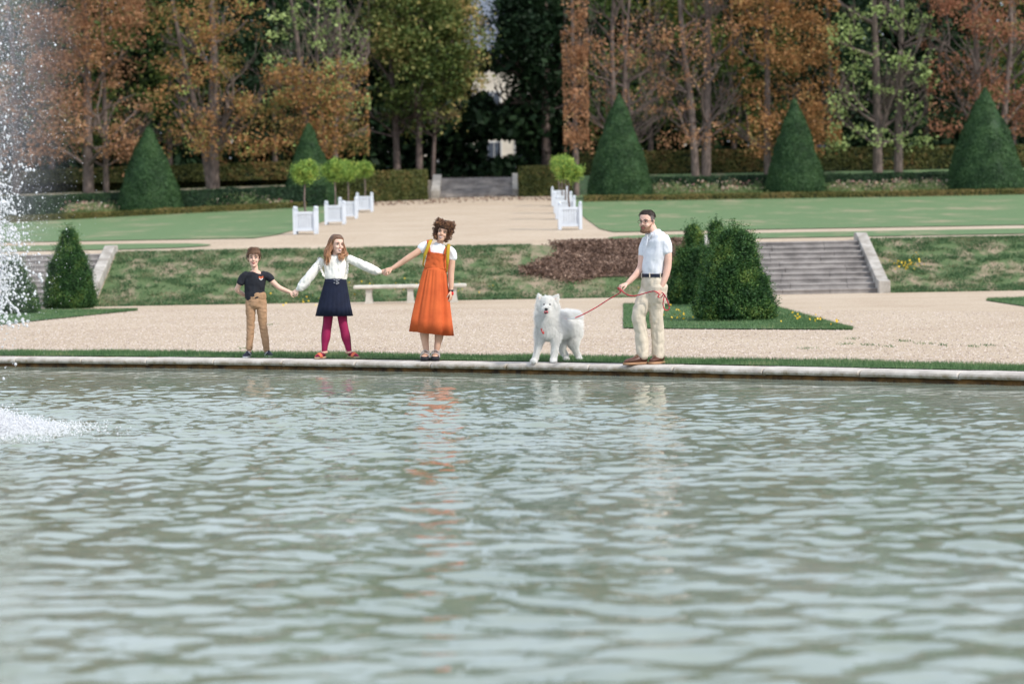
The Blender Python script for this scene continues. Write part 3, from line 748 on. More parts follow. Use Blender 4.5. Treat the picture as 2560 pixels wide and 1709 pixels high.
T_ochre = leafmat('leaves_ochre', [(0, (0.042, 0.072, 0.020)), (.4, (0.108, 0.157, 0.040)), (.65, (0.263, 0.263, 0.085)), (.85, (0.516, 0.361, 0.146)), (1, (0.644, 0.416, 0.190))], .3, .3)
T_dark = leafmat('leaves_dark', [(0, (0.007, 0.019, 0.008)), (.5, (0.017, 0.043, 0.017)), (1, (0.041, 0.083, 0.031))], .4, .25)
def XX(dx, y): return (dx*D-1280)/F*y
ZB = 5.5; TP = 19
Y1 = 113.8
# left block, front row
tree(XX(30, Y1), Y1, 5.2, 2.4, 2.2, TP, 330, 54, .15, T_rust, 400, 'rusty tree at the left picture edge behind the spray', trunks=((.3, 0, .22, .2),))
tree(XX(228, Y1), Y1, 5.0, 2.55, 2.2, TP, 560, 56, .15, T_rust, 402, 'dense rust orange tree with pale trunk left of the first cone', trunks=((-.35, 0, .30, .1), (.45, .2, .16, .1)), nlimb=5)
tree(XX(497, Y1), Y1, 5.3, 2.5, 2.2, TP, 330, 56, .15, T_mixed, 404, 'forked tree with mixed rust and green leaves right of the first cone', trunks=((0, 0, .34, .15), (-.1, 0, .2, -1.6)), nlimb=6)
tree(XX(738, Y1), Y1, 5.5, 2.35, 2.2, 9.6, 170, 50, .15, T_mixed, 406, 'low rust and green crown behind the left potted trees', trunks=((.1, .4, .14, 0),), nlimb=3)
tree(XX(745, Y1+.2), Y1+.2, 7.6, 2.3, 2.0, TP, 170, 34, .18, T_lime, 408, 'tall tree with pale green leaves and grey limbs at the edge of the central gap', trunks=((-.5, 0, .2, -.6), (.6, .2, .18, .3), (0, .3, .14, .1)), nlimb=9, cs=.26, depth=3)
# right block, front row
tree(XX(1328, Y1), Y1, 5.6, .42, 2.3, TP, 150, 40, .17, T_rust, 410, 'narrow orange tree clipped flat at the right side of the central gap', trunks=((0, 0, .16, 0),), nlimb=7)
tree(XX(1438, Y1), Y1, 5.5, 2.1, 2.2, TP, 180, 44, .14, T_rust, 412, 'thinly leaved brown tree just right of the cone by the potted trees', trunks=((.4, 0, .1, -.3), (-.5, 0, .18, .2), (-.1, 0, .14, .4)), nlimb=12, depth=3)
tree(XX(1614, Y1), Y1, 5.4, 1.9, 2.2, TP, 130, 44, .14, T_rust, 414, 'nearly bare twin trunked tree behind the right shaggy bushes', trunks=((-.25, 0, .22, -.5), (.22, .1, .27, .35)), nlimb=13, depth=3)
tree(XX(1800, Y1), Y1, 5.2, 2.35, 2.2, TP, 480, 52, .15, T_orange, 416, 'dense orange tree behind the lone cone at right', trunks=((-.7, 0, .2, .1),), nlimb=6)
tree(XX(2018, Y1), Y1, 5.4, 2.4, 2.2, TP, 230, 30, .18, T_lime, 418, 'tree with bright lime leaf clusters and two trunks between the right cones', trunks=((0, 0, .27, .1), (1.0, .2, .25, .2)), nlimb=8, depth=3, cs=.24)
tree(XX(2260, Y1), Y1, 5.8, 2.6, 2.2, TP, 420, 52, .15, T_red, 420, 'red brown tree behind the largest cone at the right edge', trunks=((-.3, 0, .26, .1), (.9, .2, .2, .6)), nlimb=8)
# second row
for k, (dx, m, lab) in enumerate(((130, T_olive, 'olive green tree of the second row, left of the first cone'), (400, T_olive, 'olive tree showing between the rust tree and the forked tree'), (640, T_dark, 'dark tree of the second row behind the left pale limbs'),
        (1500, T_olive, 'olive green tree showing through the bare right trees'), (1690, T_olive, 'olive tree behind the nearly bare twin trunk'), (1910, T_dark, 'dark green tree behind the lime leaf clusters'), (2130, T_dark, 'dark tree of the second row left of the largest cone'), (2330, T_olive, 'olive green tree behind the right edge'))):
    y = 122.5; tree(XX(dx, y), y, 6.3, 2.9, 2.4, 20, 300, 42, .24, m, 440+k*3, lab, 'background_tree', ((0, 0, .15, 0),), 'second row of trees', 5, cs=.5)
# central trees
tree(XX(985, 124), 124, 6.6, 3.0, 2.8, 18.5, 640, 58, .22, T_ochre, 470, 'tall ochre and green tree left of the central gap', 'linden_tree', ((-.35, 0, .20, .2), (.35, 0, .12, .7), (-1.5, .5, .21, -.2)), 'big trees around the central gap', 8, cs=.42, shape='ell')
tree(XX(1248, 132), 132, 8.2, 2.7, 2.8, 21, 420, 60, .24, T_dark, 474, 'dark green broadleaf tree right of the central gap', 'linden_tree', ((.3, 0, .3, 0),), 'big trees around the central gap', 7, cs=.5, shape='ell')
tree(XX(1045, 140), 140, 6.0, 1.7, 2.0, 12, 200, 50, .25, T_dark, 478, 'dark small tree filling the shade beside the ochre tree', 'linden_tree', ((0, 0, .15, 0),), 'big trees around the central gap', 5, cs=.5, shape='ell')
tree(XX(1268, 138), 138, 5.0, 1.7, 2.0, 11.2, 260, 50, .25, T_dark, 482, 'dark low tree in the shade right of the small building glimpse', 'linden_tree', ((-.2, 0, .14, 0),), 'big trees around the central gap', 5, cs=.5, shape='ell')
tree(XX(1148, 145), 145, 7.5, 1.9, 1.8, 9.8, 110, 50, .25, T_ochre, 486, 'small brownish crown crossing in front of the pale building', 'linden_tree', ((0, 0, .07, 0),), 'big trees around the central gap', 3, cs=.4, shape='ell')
# shaded thicket far behind, with an opening where the building shows
rg = np.random.default_rng(77)
def openings(x, y, z):
    """gaps in the woodland where the pale building and the sky show"""
    lo = (x > -1.35) & (x < .5) & (z > 6.35) & (z < 7.5)
    up = (x > -2.2) & (x < .8) & (z > 9.9+.4*np.sin(x*3)) & (z < 11.6)
    sk_ = (x > -2.3-.4*np.sin(z)) & (x < -.5) & (z > 12.9)
    return lo | up | sk_
n = 6500; ce = np.stack([rg.uniform(-36, 36, n), rg.uniform(130, 150, n), rg.uniform(4.0, 24, n)], -1)
L = np.repeat(ce, 26, 0)+rg.normal(0, .62, (n*26, 3))
s_ = L[:, 1]/148; L = L[~openings(L[:, 0]/s_, L[:, 1], 1.5+(L[:, 2]-1.5)/s_)]
m_ = 60000; B = np.stack([rg.uniform(-42, 42, m_), rg.uniform(151, 156, m_), rg.uniform(4.5, 27, m_)], -1); s_ = B[:, 1]/148
B = B[~openings(B[:, 0]/s_, B[:, 1], 1.5+(B[:, 2]-1.5)/s_)]; L = np.concatenate([L, B, B+rg.normal(0, .1, B.shape)])
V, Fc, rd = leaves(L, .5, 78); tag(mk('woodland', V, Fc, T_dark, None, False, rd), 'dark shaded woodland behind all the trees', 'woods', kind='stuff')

# ------------------------------------------------------------------ building glimpsed through the gap
M_wallb = simple('facade', (.72, .66, .55), (.62, .56, .46), 1.5, .9, geo=True); M_slate = simple('slate', (.16, .18, .22), (.10, .115, .14), 2, .6, geo=True)
M_glass = simple('window_glass', (.10, .12, .15), (.06, .07, .09), 1, .15, geo=True); M_frame = simple('window_frame', (.7, .7, .68), geo=True)
root = empty('building', (-1, 185, 6), 'pale stone building with slate roof glimpsed through the central gap', 'building')
g = G(); g.box(-16, 14, 185, 197, 5.5, 15.2); g.build('wall', M_wallb, root, False)
g = G(); g.add([(-16.4, 184.4, 15.2), (14.4, 184.4, 15.2), (14.4, 197.6, 15.2), (-16.4, 197.6, 15.2), (-14, 187, 18.6), (12, 187, 18.6), (12, 195, 18.6), (-14, 195, 18.6), (-10, 191, 20.2), (8, 191, 20.2)],
    [(0, 1, 5, 4), (1, 2, 6, 5), (2, 3, 7, 6), (3, 0, 4, 7), (4, 5, 9, 8), (5, 6, 9), (6, 7, 8, 9), (7, 4, 8), (3, 2, 1, 0)]); rf = g.build('roof', M_slate, root, False)
for cxx in (-8, 4): g = G(); g.box(cxx-.5, cxx+.5, 190, 191.2, 19, 21.5); g.build('chimney', M_wallb, rf, False)
for zz in (6.6, 10.4):
    for xx in np.arange(-14, 13, 2.15):
        g = G(); g.box(xx-.6, xx+.6, 184.93, 185.0, zz, zz+2.2); w_ = g.build('window', M_frame, root, False)
        g = G(); g.box(xx-.48, xx-.04, 184.9, 184.925, zz+.1, zz+2.1); g.box(xx+.04, xx+.48, 184.9, 184.925, zz+.1, zz+2.1); g.build('pane', M_glass, w_, False)

# ------------------------------------------------------------------ people
def hum_mat(name, c, c2=None, sc=20, rough=.55, sss=0, bs=0, bsc=80): return simple(name, c, c2, sc, rough, bs, bsc, .004, .35)
SK_boy = hum_mat('skin_light', (.72, .47, .36), (.66, .41, .31), 12); SK_girl = hum_mat('skin_fair', (.76, .50, .39), (.69, .44, .34), 12)
SK_wom = hum_mat('skin_tanned', (.66, .41, .29), (.58, .34, .235), 12); SK_man = hum_mat('skin_pinkish', (.72, .46, .36), (.65, .39, .30), 12)
M_eye = simple('eye_white', (.75, .73, .70), rough=.3); M_iris = simple('iris', (.03, .02, .015), rough=.2); M_lip = simple('lips', (.42, .13, .11), rough=.5); M_teeth = simple('teeth', (.8, .78, .72), rough=.3)
HP = [(-.115, .020, -.080, -.040), (-.108, .032, -.091, -.015), (-.09, .044, -.095, .015), (-.065, .053, -.093, .05), (-.035, .061, -.089, .072), (-.005, .067, -.086, .085), (.012, .070, -.087, .090), (.03, .073, -.093, .094), (.06, .072, -.088, .092), (.085, .061, -.070, .078), (.105, .040, -.040, .052), (.115, .015, -.010, .020)]
HPa = np.array(HP)
def hpt(phi, z, off=0.0):
    a = np.interp(z, HPa[:, 0], HPa[:, 1]); yf = np.interp(z, HPa[:, 0], HPa[:, 2]); yb = np.interp(z, HPa[:, 0], HPa[:, 3])
    c = (yf+yb)/2; ry = (yb-yf)/2; s, cc = math.sin(phi), math.cos(phi)
    e = .88; sx_ = math.copysign(abs(s)**e, s); sy = math.copysign(abs(cc)**e, cc)
    zz = z+off*max(0, (z-.04)/.075)*.9
    return Vector(((a+off)*sx_, c-(ry+off)*sy, zz))
def headM(c, yaw=0, tilt=0, pitch=0, sc=1.0):
    return Matrix.Translation(c) @ Matrix.Rotation(R(yaw), 4, 'Z') @ Matrix.Rotation(R(tilt), 4, 'Y') @ Matrix.Rotation(R(pitch), 4, 'X') @ Matrix.Scale(sc, 4)
def head_geo(g, M, nose=1.0):
    rings = []
    for z in list(np.linspace(-.115, .115, 26)): rings.append([M @ hpt(2*math.pi*k/28, z) for k in range(28)])
    g.rings(rings)
    s = M.to_scale()[0]
    g.loft([M @ Vector(p) for p in ((0, -.082, .022), (0, -.094, .0), (0, -.108*nose if nose > 1 else -.108, -.022), (0, -.094, -.034))], [.008*s, .009*s, .0125*s, .008*s], n=8, sub=2)
    for sx_ in (-1, 1):
        g.ell(M @ Vector((sx_*.011, -.097, -.028)), (.007*s, .008*s, .006*s), nu=8, nv=5)
        g.loft([M @ Vector((sx_*.072, .006, -.03)), M @ Vector((sx_*.079, .010, 0)), M @ Vector((sx_*.078, .014, .018))], [(.006*s, .010*s), (.008*s, .017*s), (.007*s, .013*s)], n=8, sub=2)
        g.ell(M @ Vector((sx_*.036, -.076, -.032)), (.022*s, .016*s, .02*s), nu=8, nv=6)
        g.loft([M @ Vector((sx_*.012, -.092, .022)), M @ Vector((sx_*.035, -.089, .027)), M @ Vector((sx_*.055, -.072, .02))], [.007*s, .007*s, .006*s], n=6, sub=2)
    g.ell(M @ Vector((0, -.090, -.098)), (.018*s, .012*s, .013*s), nu=8, nv=6)
def face(root, M, brow, smile=0, teeth=False, skin=None):
    s = M.to_scale()[0]
    for sx_ in (-1, 1):
        g = G(); g.ell(M @ Vector((sx_*.031, -.083, .004)), (.0125*s, .007*s, .0065*s), M.to_3x3().normalized(), 10, 6); e = g.build('eye', M_eye, root)
        g = G(); g.ell(M @ Vector((sx_*.031, -.0885, .004)), (.0062*s, .004*s, .0062*s), M.to_3x3().normalized(), 8, 5)
        g.loft([M @ Vector((sx_*.019, -.089, .0085)), M @ Vector((sx_*.031, -.0925, .012)), M @ Vector((sx_*.045, -.085, .008))], [.0018*s, .0024*s, .0018*s], n=5, sub=2); g.build('iris', M_iris, e)
        g = G(); g.loft([M @ Vector((sx_*.015, -.098, .027)), M @ Vector((sx_*.034, -.0965, .033)), M @ Vector((sx_*.052, -.081, .027))], [.003*s, .0042*s, .002*s], n=5, sub=2); g.build('eyebrow', brow, root)
    g = G()
    q = [(-.026, -.086, -.055+smile), (-.012, -.0985, -.0595+smile*.2), (0, -.1015, -.0605), (.012, -.0985, -.0595+smile*.2), (.026, -.086, -.055+smile)]
    g.loft([M @ Vector(p) for p in q], [.0018*s, .0045*s, .005*s, .0045*s, .0018*s], n=6, sub=3)
    q2 = [(a*.8, b, c-.010-(.006 if teeth else 0)) for a, b, c in q]
    g.loft([M @ Vector(p) for p in q2], [.0018*s, .0045*s, .0055*s, .0045*s, .0018*s], n=6, sub=3)
    mo = g.build('mouth', M_lip, root)
    if teeth:
        g = G(); g.loft([M @ Vector((a*.85, b-.001, c-.007)) for a, b, c in q], [.003*s, .006*s, .007*s, .006*s, .003*s], n=6, sub=3); g.build('teeth', M_teeth, mo)
def hairline(phi, front=.066, side=-.012, back=-.07):
    p = abs((phi+math.pi) % (2*math.pi)-math.pi)/math.pi*180
    return float(np.interp(p, [0, 38, 58, 78, 92, 104, 125, 180], [front, front, front*.75, side, side, .0, back*.7, back]))
def hairshell(g, M, th, hl, n=48, m=26, lump=.004, top=1.0):
    V = []; ok = []
    for j in range(m+1):
        z = -.1+.2145*j/m
        for k in range(n):
            phi = 2*math.pi*k/n; h = hl(phi); t = max(0, min(1, (z-h)/.018)); off = -.006+(th*(1+top*max(0, (z-.05)/.06))+.006)*t*(2-t)
            off += lump*noise.noise(Vector((phi*4, z*60, 1)))*t
            V.append(M @ hpt(phi, z, off)); ok.append(z >= h-.012)
    Fc = [(j*n+k, j*n+(k+1) % n, (j+1)*n+(k+1) % n, (j+1)*n+k) for j in range(m) for k in range(n) if ok[j*n+k] or ok[(j+1)*n+k]]
    Fc.append(tuple(m*n+k for k in range(n)))
    g.add(V, Fc)
def strands(g, M, hl, n, L, w_, dirf, th, seed, zr=(-.09, .112)):
    rg = random.Random(seed); s = M.to_scale()[0]; R3 = M.to_3x3().normalized()
    for i in range(n):
        phi = rg.uniform(0, 6.283); z = rg.uniform(*zr)
        if z > .07 and rg.random() < .2: z = rg.uniform(.09, .114)
        if z < hl(phi)+.004: continue
        p = hpt(phi, z, th); q = hpt(phi, z, 0); nrm = (hpt(phi, z, .02)-q+Vector((0, 0, .02 if z > .1 else 0))).normalized()
        d = dirf(p, nrm, rg); l = L*rg.uniform(.6, 1.3)*s; a = M @ p; D_ = R3 @ d
        sd_ = D_.cross(R3 @ nrm+Vector((.01, .02, .03))).normalized()*w_*s*.5; mid = a+D_*l*.55+(R3 @ nrm)*l*.12
        b = len(g.V); g.V += [tuple(a-sd_), tuple(a+sd_), tuple(mid+sd_*.9), tuple(mid-sd_*.9), tuple(a+D_*l)]
        g.F += [(b, b+1, b+2, b+3), (b+3, b+2, b+4)]
def hand(g, w0, d, nrm, s=1.0, curl=.5, thumb=1, spread=.0):
    """w0 wrist, d towards the fingers, nrm back-of-hand normal; thumb=+-1 chooses the side"""
    d = Vector(d).normalized(); nrm = Vector(nrm); nrm = (nrm-d*nrm.dot(d)).normalized(); t = d.cross(nrm)*thumb
    g.loft([w0-d*.01*s, w0+d*.02*s, w0+d*.055*s, w0+d*.085*s], [(.024*s, .019*s), (.029*s, .018*s), (.039*s, .016*s), (.040*s, .013*s)], side=t, n=12, sub=2)
    for k, (off, L) in enumerate(((.029, .072), (.0095, .08), (-.0105, .075), (-.029, .058))):
        p = w0+d*.088*s+t*off*s; dd = (d+t*off*spread*8).normalized(); pts = [p-d*.012*s]; rads = [.0092*s]
        pts.append(p); rads.append(.0092*s); c = 0
        for f, cc in ((.45, .9), (.3, 1.2), (.25, .8)):
            c += curl*cc*(1+.12*k); v = dd*math.cos(c)-nrm*math.sin(c); p = p+v*L*f*s; pts.append(p.copy()); rads.append((.0086, .0078, .0064)[len(rads)-2]*s)
        g.loft(pts, rads, side=t, n=8, sub=2)
    p = w0+d*.028*s+t*.026*s; v1 = (d*.65+t*.7-nrm*.25).normalized(); v2 = (d*.9+t*.15-nrm*.45).normalized()
    g.loft([p-v1*.01*s, p+v1*.035*s, p+v1*.035*s+v2*.028*s, p+v1*.035*s+v2*.05*s], [.012*s, .0105*s, .0092*s, .007*s], n=8, sub=2)
def shoe(g, heel, toe, w_, h, sole=False):
    heel = Vector(heel); toe = Vector(toe); d = (toe-heel).normalized(); u = Vector((-d.y, d.x, 0)); L = (toe-heel).length
    st = [(0, .55, .9), (.06, .8, 1.0), (.2, .86, 1.0), (.36, .86, .92), (.5, .92, .72), (.68, 1.0, .56), (.84, .92, .46), (.95, .66, .36), (1.0, .3, .2)]
    rings = []
    for t, a, b in st:
        c = heel+d*L*t; r = []
        for k in range(16):
            an = 2*math.pi*k/16; x = math.cos(an); z = math.sin(an); zz = (.5+.5*z)
            if sole: hh = h*(zz**.5 if zz > .5 else (1 if z > 0 else 0)); hh = h if z > 0.01 else 0
            else: hh = h*b*zz
            r.append(c+u*x*w_*.5*a*(1 if z < .1 or sole else (1-.35*z))+Vector((0, 0, hh)))
        rings.append(r)
    g.rings(rings)

def zoomP(ox, oy, s, Y0):
    return lambda zx, zy, dy=0.0: atd(ox+zx/s, oy+zy/s, Y0+dy)
VX = .0045
# ---------- boy
Yb = place(560+390/4.611, 590+1398/4.611).y; P = zoomP(560, 590, 4.611, Yb)
base = P(380, 1400); base.z = .004
person = empty('person', base, 'boy in a black t-shirt and tan trousers standing on the pool kerb', 'person')
HM = headM(P(345, 252), 4, 2, 2, .99)
g = G(); head_geo(g, HM)
g.loft([P(364, 420), P(358, 385), P(350, 335, .01)], [.05, .040, .042], n=14)
g.loft([P(365, 760), P(365, 640), P(365, 540), P(362, 450), P(362, 415)], [(.11, .07), (.105, .065), (.115, .068), (.12, .065), (.07, .05)], n=18)
g.loft([P(250, 462), P(195, 522), P(160, 590, .02), P(150, 622, .04), P(195, 655, .09), P(250, 688, .13)], [.038, .036, .032, .03, .029, .024], n=12)
hand(g, P(250, 688, .13), (.8, .3, -.3), (0, 1, 0), .8, .5, 1)
g.loft([P(488, 445), P(545, 510), P(612, 575, -.01), P(645, 598, -.02), P(700, 622, -.02), P(757, 645, -.02)], [.038, .036, .033, .032, .028, .022], n=12)
hand(g, P(757, 645, -.02), (.9, -.1, -.3), (.1, -.9, .5), .78, .85, 1)
for (a, b, c) in (((310, 740), (308, 1045), (290, 1330)), ((430, 740), (450, 1045), (490, 1330))):
    g.loft([P(*a), P(*b), P(*c)], [.05, .034, .028], n=12)
body = g.build('body', SK_boy, person, remesh=.0045, smit=3)
M_tee = simple('black_tee', (.022, .024, .032), (.012, .013, .018), 12, .85, .3, 30, .01); M_tan = simple('tan_trousers', (.42, .255, .15), (.33, .20, .11), 9, .85, .5, 26, .012)
g = G()
g.loft([P(364, 420), P(362, 432), P(361, 468), P(358, 545), P(352, 620), P(356, 672), P(366, 712)], [(.068, .05), (.125, .072), (.148, .084), (.135, .084), (.131, .085), (.134, .09), (.134, .092)], n=24)
g.loft([P(270, 446), P(220, 478), P(187, 540)], [.054, .054, .050], n=16, cap=True)
g.loft([P(445, 446), P(505, 464), P(548, 500)], [.054, .054, .048], n=16, cap=True)
shirt = g.build('t_shirt', M_tee, person, remesh=.005, smit=4, wr=(.006, (22, 22, 12)))
g = G(); g.loft([P(364, 392), P(365, 408)], [(.050, .046), (.060, .05)], n=20, cap=False); 
M_fox = simple('fox_orange', (.80, .16, .06), rough=.8); M_foxw = simple('fox_white', (.8, .8, .78), rough=.8)
c = P(425, 482, -.10); s = .0011
def poly(g, pts, c, dy=0):
    V = [(c.x+a*s, c.y+dy, c.z-b*s) for a, b in pts]+[(c.x+a*s, c.y+dy+.004, c.z-b*s) for a, b in pts]; n = len(pts)
    g.add(V, [tuple(range(n))[::-1], tuple(range(n, 2*n))]+[(i, (i+1) % n, (i+1) % n+n, i+n) for i in range(n)])
bd = min((v.co for v in shirt.data.vertices if abs(v.co.x+base.x-c.x) < .03 and abs(v.co.z+base.z-c.z) < .03), key=lambda v: v.y).y+base.y
c.y = bd-.001
g = G(); poly(g, [(-24, -24), (-12, -14), (12, -14), (24, -24), (26, 5), (10, 22), (0, 28), (-10, 22), (-26, 5)], c); bdg = g.build('fox_badge', M_fox, shirt, False)
g = G(); poly(g, [(-26, 6), (-12, 2), (-4, 14), (0, 22), (4, 14), (12, 2), (26, 6), (10, 24), (0, 30), (-10, 24)], c, -.003); g.build('fox_muzzle', M_foxw, bdg, False)
g = G(); [poly(g, [(a-3, -6), (a+3, -6), (a+3, -1), (a-3, -1)], c, -.005) for a in (-10, 10)]; poly(g, [(-4, 18), (4, 18), (0, 24)], c, -.005); g.build('fox_eyes', M_iris, bdg, False)
g = G()
g.loft([P(368, 672), P(370, 740), P(370, 800)], [(.133, .094), (.136, .092), (.13, .088)], n=22)
for pts in ([(310, 760), (307, 850), (309, 950), (307, 1040), (300, 1150), (291, 1300)], [(430, 760), (436, 850), (443, 950), (452, 1045), (470, 1150), (490, 1312)]):
    g.loft([P(*p) for p in pts], [.071, .068, .059, .053, .051, .042], n=16)
g.build('trousers', M_tan, person, remesh=.005, smit=3, wr=(.006, (22, 22, 30)))
M_shoe = simple('navy_shoe', (.02, .024, .04), rough=.6); M_ws = simple('white_rubber', (.7, .7, .7), rough=.6)
for (hx, tx, sg) in ((298, 238, -1), (490, 552, 1)):
    a = P(hx, 1390, .05); b = P(tx, 1390, -.13); a.z = b.z = .018
    g = G(); shoe(g, a, b, .085, .085); sh = g.build('shoe', M_shoe, person, remesh=.004, smit=2)
    g = G(); a2, b2 = a.copy(), b.copy(); a2.z = b2.z = .004; shoe(g, a2, b2, .09, .018, True); g.build('sole', M_ws, sh)
    d = (b-a).normalized(); u = Vector((-d.y, d.x, 0))*(1 if sg < 0 else -1); u = u if u.y < 0 else -u
    for uu in (u,): 
        g = G(); g.loft([a+d*.05+uu*.043+Vector((0, 0, .008)), a+d*.085+uu*.043+Vector((0, 0, .03)), a+d*.115+uu*.028+Vector((0, 0, .058))], [.005, .007, .006], n=6); g.build('stripe', M_ws, sh)
M_hb = simple('brown_hair', (.16, .085, .045), (.09, .045, .025), 40, .6); 
g = G(); hl = lambda p: hairline(p, .052, -.01, -.07); hairshell(g, HM, .010, hl, top=1.4)
strands(g, HM, hl, 2600, .03, .0045, lambda p, n_, r_: (n_*.45+Vector((-.5 if p.y < 0 else 0, -.25 if p.z > .06 else 0, .35 if p.z > .09 else -.8))+Vector((r_.gauss(0, .25), r_.gauss(0, .25), r_.gauss(0, .2)))).normalized(), .010, 1)
g.build('hair', M_hb, person); face(person, HM, M_hb, .002)

# ---------- girl
Yg = place(839.8, 896.5).y; P = zoomP(560, 590, 4.611, Yg); base = P(1300, 1415); base.z = .004
person = empty('person', base, 'girl in a white blouse, navy skirt and crimson tights holding hands on both sides', 'person')
HM = headM(P(1296, 96), 36, 3, 4, .98)
g = G(); head_geo(g, HM)
g.loft([P(1285, 270), P(1285, 225), P(1288, 165, .01)], [.048, .037, .04], n=14)
g.loft([P(1290, 700), P(1290, 560), P(1290, 480), P(1288, 360), P(1285, 280), P(1285, 250)], [(.14, .09), (.12, .08), (.10, .07), (.12, .075), (.13, .065), (.07, .05)], n=18)
# arms (under the sleeves) and hands
g.loft([P(1120, 285), P(985, 475, -.02), P(905, 560, -.02), P(845, 618, -.02)], [.035, .032, .026, .021], n=10)
hand(g, P(855, 612, -.02), (-.75, -.05, -.65), (-.3, -.9, .3), .82, .9, -1)
w0 = zoomP(0, 0, 1, Yg)
g.loft([P(1440, 265), w0(910, 664, -.02), w0(935, 676, -.03), w0(953, 680, -.03)], [.035, .032, .026, .021], n=10)
hand(g, w0(951, 679, -.03), (.95, -.1, .05), (.0, .9, .3), .84, .9, -1)
for (a, b, c, d) in (((1215, 700), (1198, 1000), (1180, 1130), (1155, 1345)), ((1350, 700), (1368, 1000), (1392, 1130), (1438, 1345))):
    g.loft([P(*a), P(*b), P(*c), P(*d)], [.06, .045, .045, .03], n=12)
g.build('body', SK_girl, person, remesh=.0045, smit=3)
def tights_mat():
    return simple('crimson_tights', (.30, .012, .075), (.22, .008, .05), 6, .75, .15, 200, .002)
g = G()
for pts in ([(1215, 800), (1202, 920), (1197, 1000), (1185, 1080), (1176, 1160), (1163, 1260), (1157, 1330)], [(1350, 800), (1362, 920), (1370, 1000), (1388, 1080), (1403, 1160), (1425, 1260), (1440, 1330)]):
    g.loft([P(*p) for p in pts], [.075, .062, .056, .056, .058, .040, .034], n=16)
for (hx, tx) in ((1160, 1062), (1440, 1545)):
    a = P(hx, 1400, .04); b = P(tx, 1400, -.12); a.z = b.z = .03; shoe(g, a, b, .07, .062)
tg = g.build('tights', tights_mat(), person, remesh=.0045, smit=3)
M_navy = simple('navy_wool', (.009, .014, .036), (.006, .009, .024), 9, .85, .3, 60, .004); M_seam = simple('dark_seam', (.07, .02, .03))
g = G()
for pts in ([(1146, 930), (1143, 1000), (1131, 1080), (1124, 1160), (1128, 1260), (1130, 1320)], [(1416, 930), (1420, 1000), (1436, 1080), (1455, 1160), (1462, 1260), (1468, 1320)]):
    g.loft([P(*p, -.008) for p in pts], [.0045]*6, n=5)
g.build('seam', M_seam, tg)
# skirt with pleats
def skirt(g, stations, folds, depth, n=96, seed=0, open_h=.06):
    rings = []; m = len(stations)
    for j, (c, a, b, f, tz) in enumerate(stations):
        r = []
        for k in range(n):
            an = 2*math.pi*k/n; r.append(Vector((math.cos(an), math.sin(an), 0)))
        R_ = []
        for k in range(n):
            an = 2*math.pi*k/n; fo = 1+f*folds(an, j/(m-1)); R_.append(c+Vector((math.cos(an)*a*fo, math.sin(an)*b*fo, tz*math.cos(an))))
        rings.append(R_)
    last = rings[-1]; c = stations[-1][0]
    rings.append([p+(Vector((c.x, c.y, p.z))-p)*.035+Vector((0, 0, .002)) for p in last]); rings.append([p+(Vector((c.x, c.y, p.z))-p)*.12+Vector((0, 0, open_h)) for p in last])
    g.rings(rings, True, False)
def pleat(an, t):
    k = (an*11/math.pi) % 1.0; return t*(.5-abs(k-.5)*2*(1.0)) - t*.1
g = G(); skirt(g, [(P(1286, 490), .134, .098, 0, 0), (P(1285, 530), .142, .105, .0, 0), (P(1281, 600), .160, .118, .03, 0), (P(1276, 700), .184, .135, .045, 0), (P(1271, 810), .21, .155, .05, 0), (P(1271, 920), .236, .17, .055, -.003)], pleat, 1)
sk_ = g.build('skirt', M_navy, person)
M_silver = simple('silver_buckle', (.7, .7, .72), rough=.3, metal=1)
g = G()
for (zx, zy) in ((1303, 508), (1303, 542)):
    c = P(zx, zy, -.122); 
    for k in range(12):
        a0 = 2*math.pi*k/12; a1 = 2*math.pi*(k+1)/12
        g.loft([c+Vector((.013*math.cos(a0), 0, .013*math.sin(a0))), c+Vector((.013*math.cos(a1), 0, .013*math.sin(a1)))], [.003, .003], n=4, sub=1, cap=False)
for (zx, zy) in ((1270, 505), (1270, 538), (1325, 505), (1322, 540)): g.ell(P(zx, zy, -.12), (.006, .004, .006), nu=8, nv=5)
g.build('buckle', M_silver, sk_)
M_blouse = simple('white_blouse', (.80, .78, .72), (.74, .72, .66), 6, .9, .4, 30, .008)
g = G()
g.loft([P(1284, 238), P(1285, 262), P(1285, 320), P(1287, 400), P(1288, 470), P(1287, 505)], [(.07, .05), (.115, .068), (.150, .088), (.148, .098), (.146, .10), (.132, .092)], n=28)
sl_l = [P(1125, 285), P(1065, 365, -.01), P(1000, 450, -.02), P(935, 535, -.02), P(885, 590, -.02), P(845, 612, -.02)]
g.loft(sl_l, [.052, .056, .062, .066, .06, .026], n=18)
sl_r = [P(1440, 262), w0(890, 655, -.01), w0(910, 664, -.02), w0(930, 673, -.025), w0(943, 678, -.03), w0(952, 680, -.03)]
g.loft(sl_r, [.052, .054, .058, .058, .05, .026], n=18)
bl_ = g.build('blouse', M_blouse, person, remesh=.005, smit=3, wr=(.010, (24, 24, 14)))
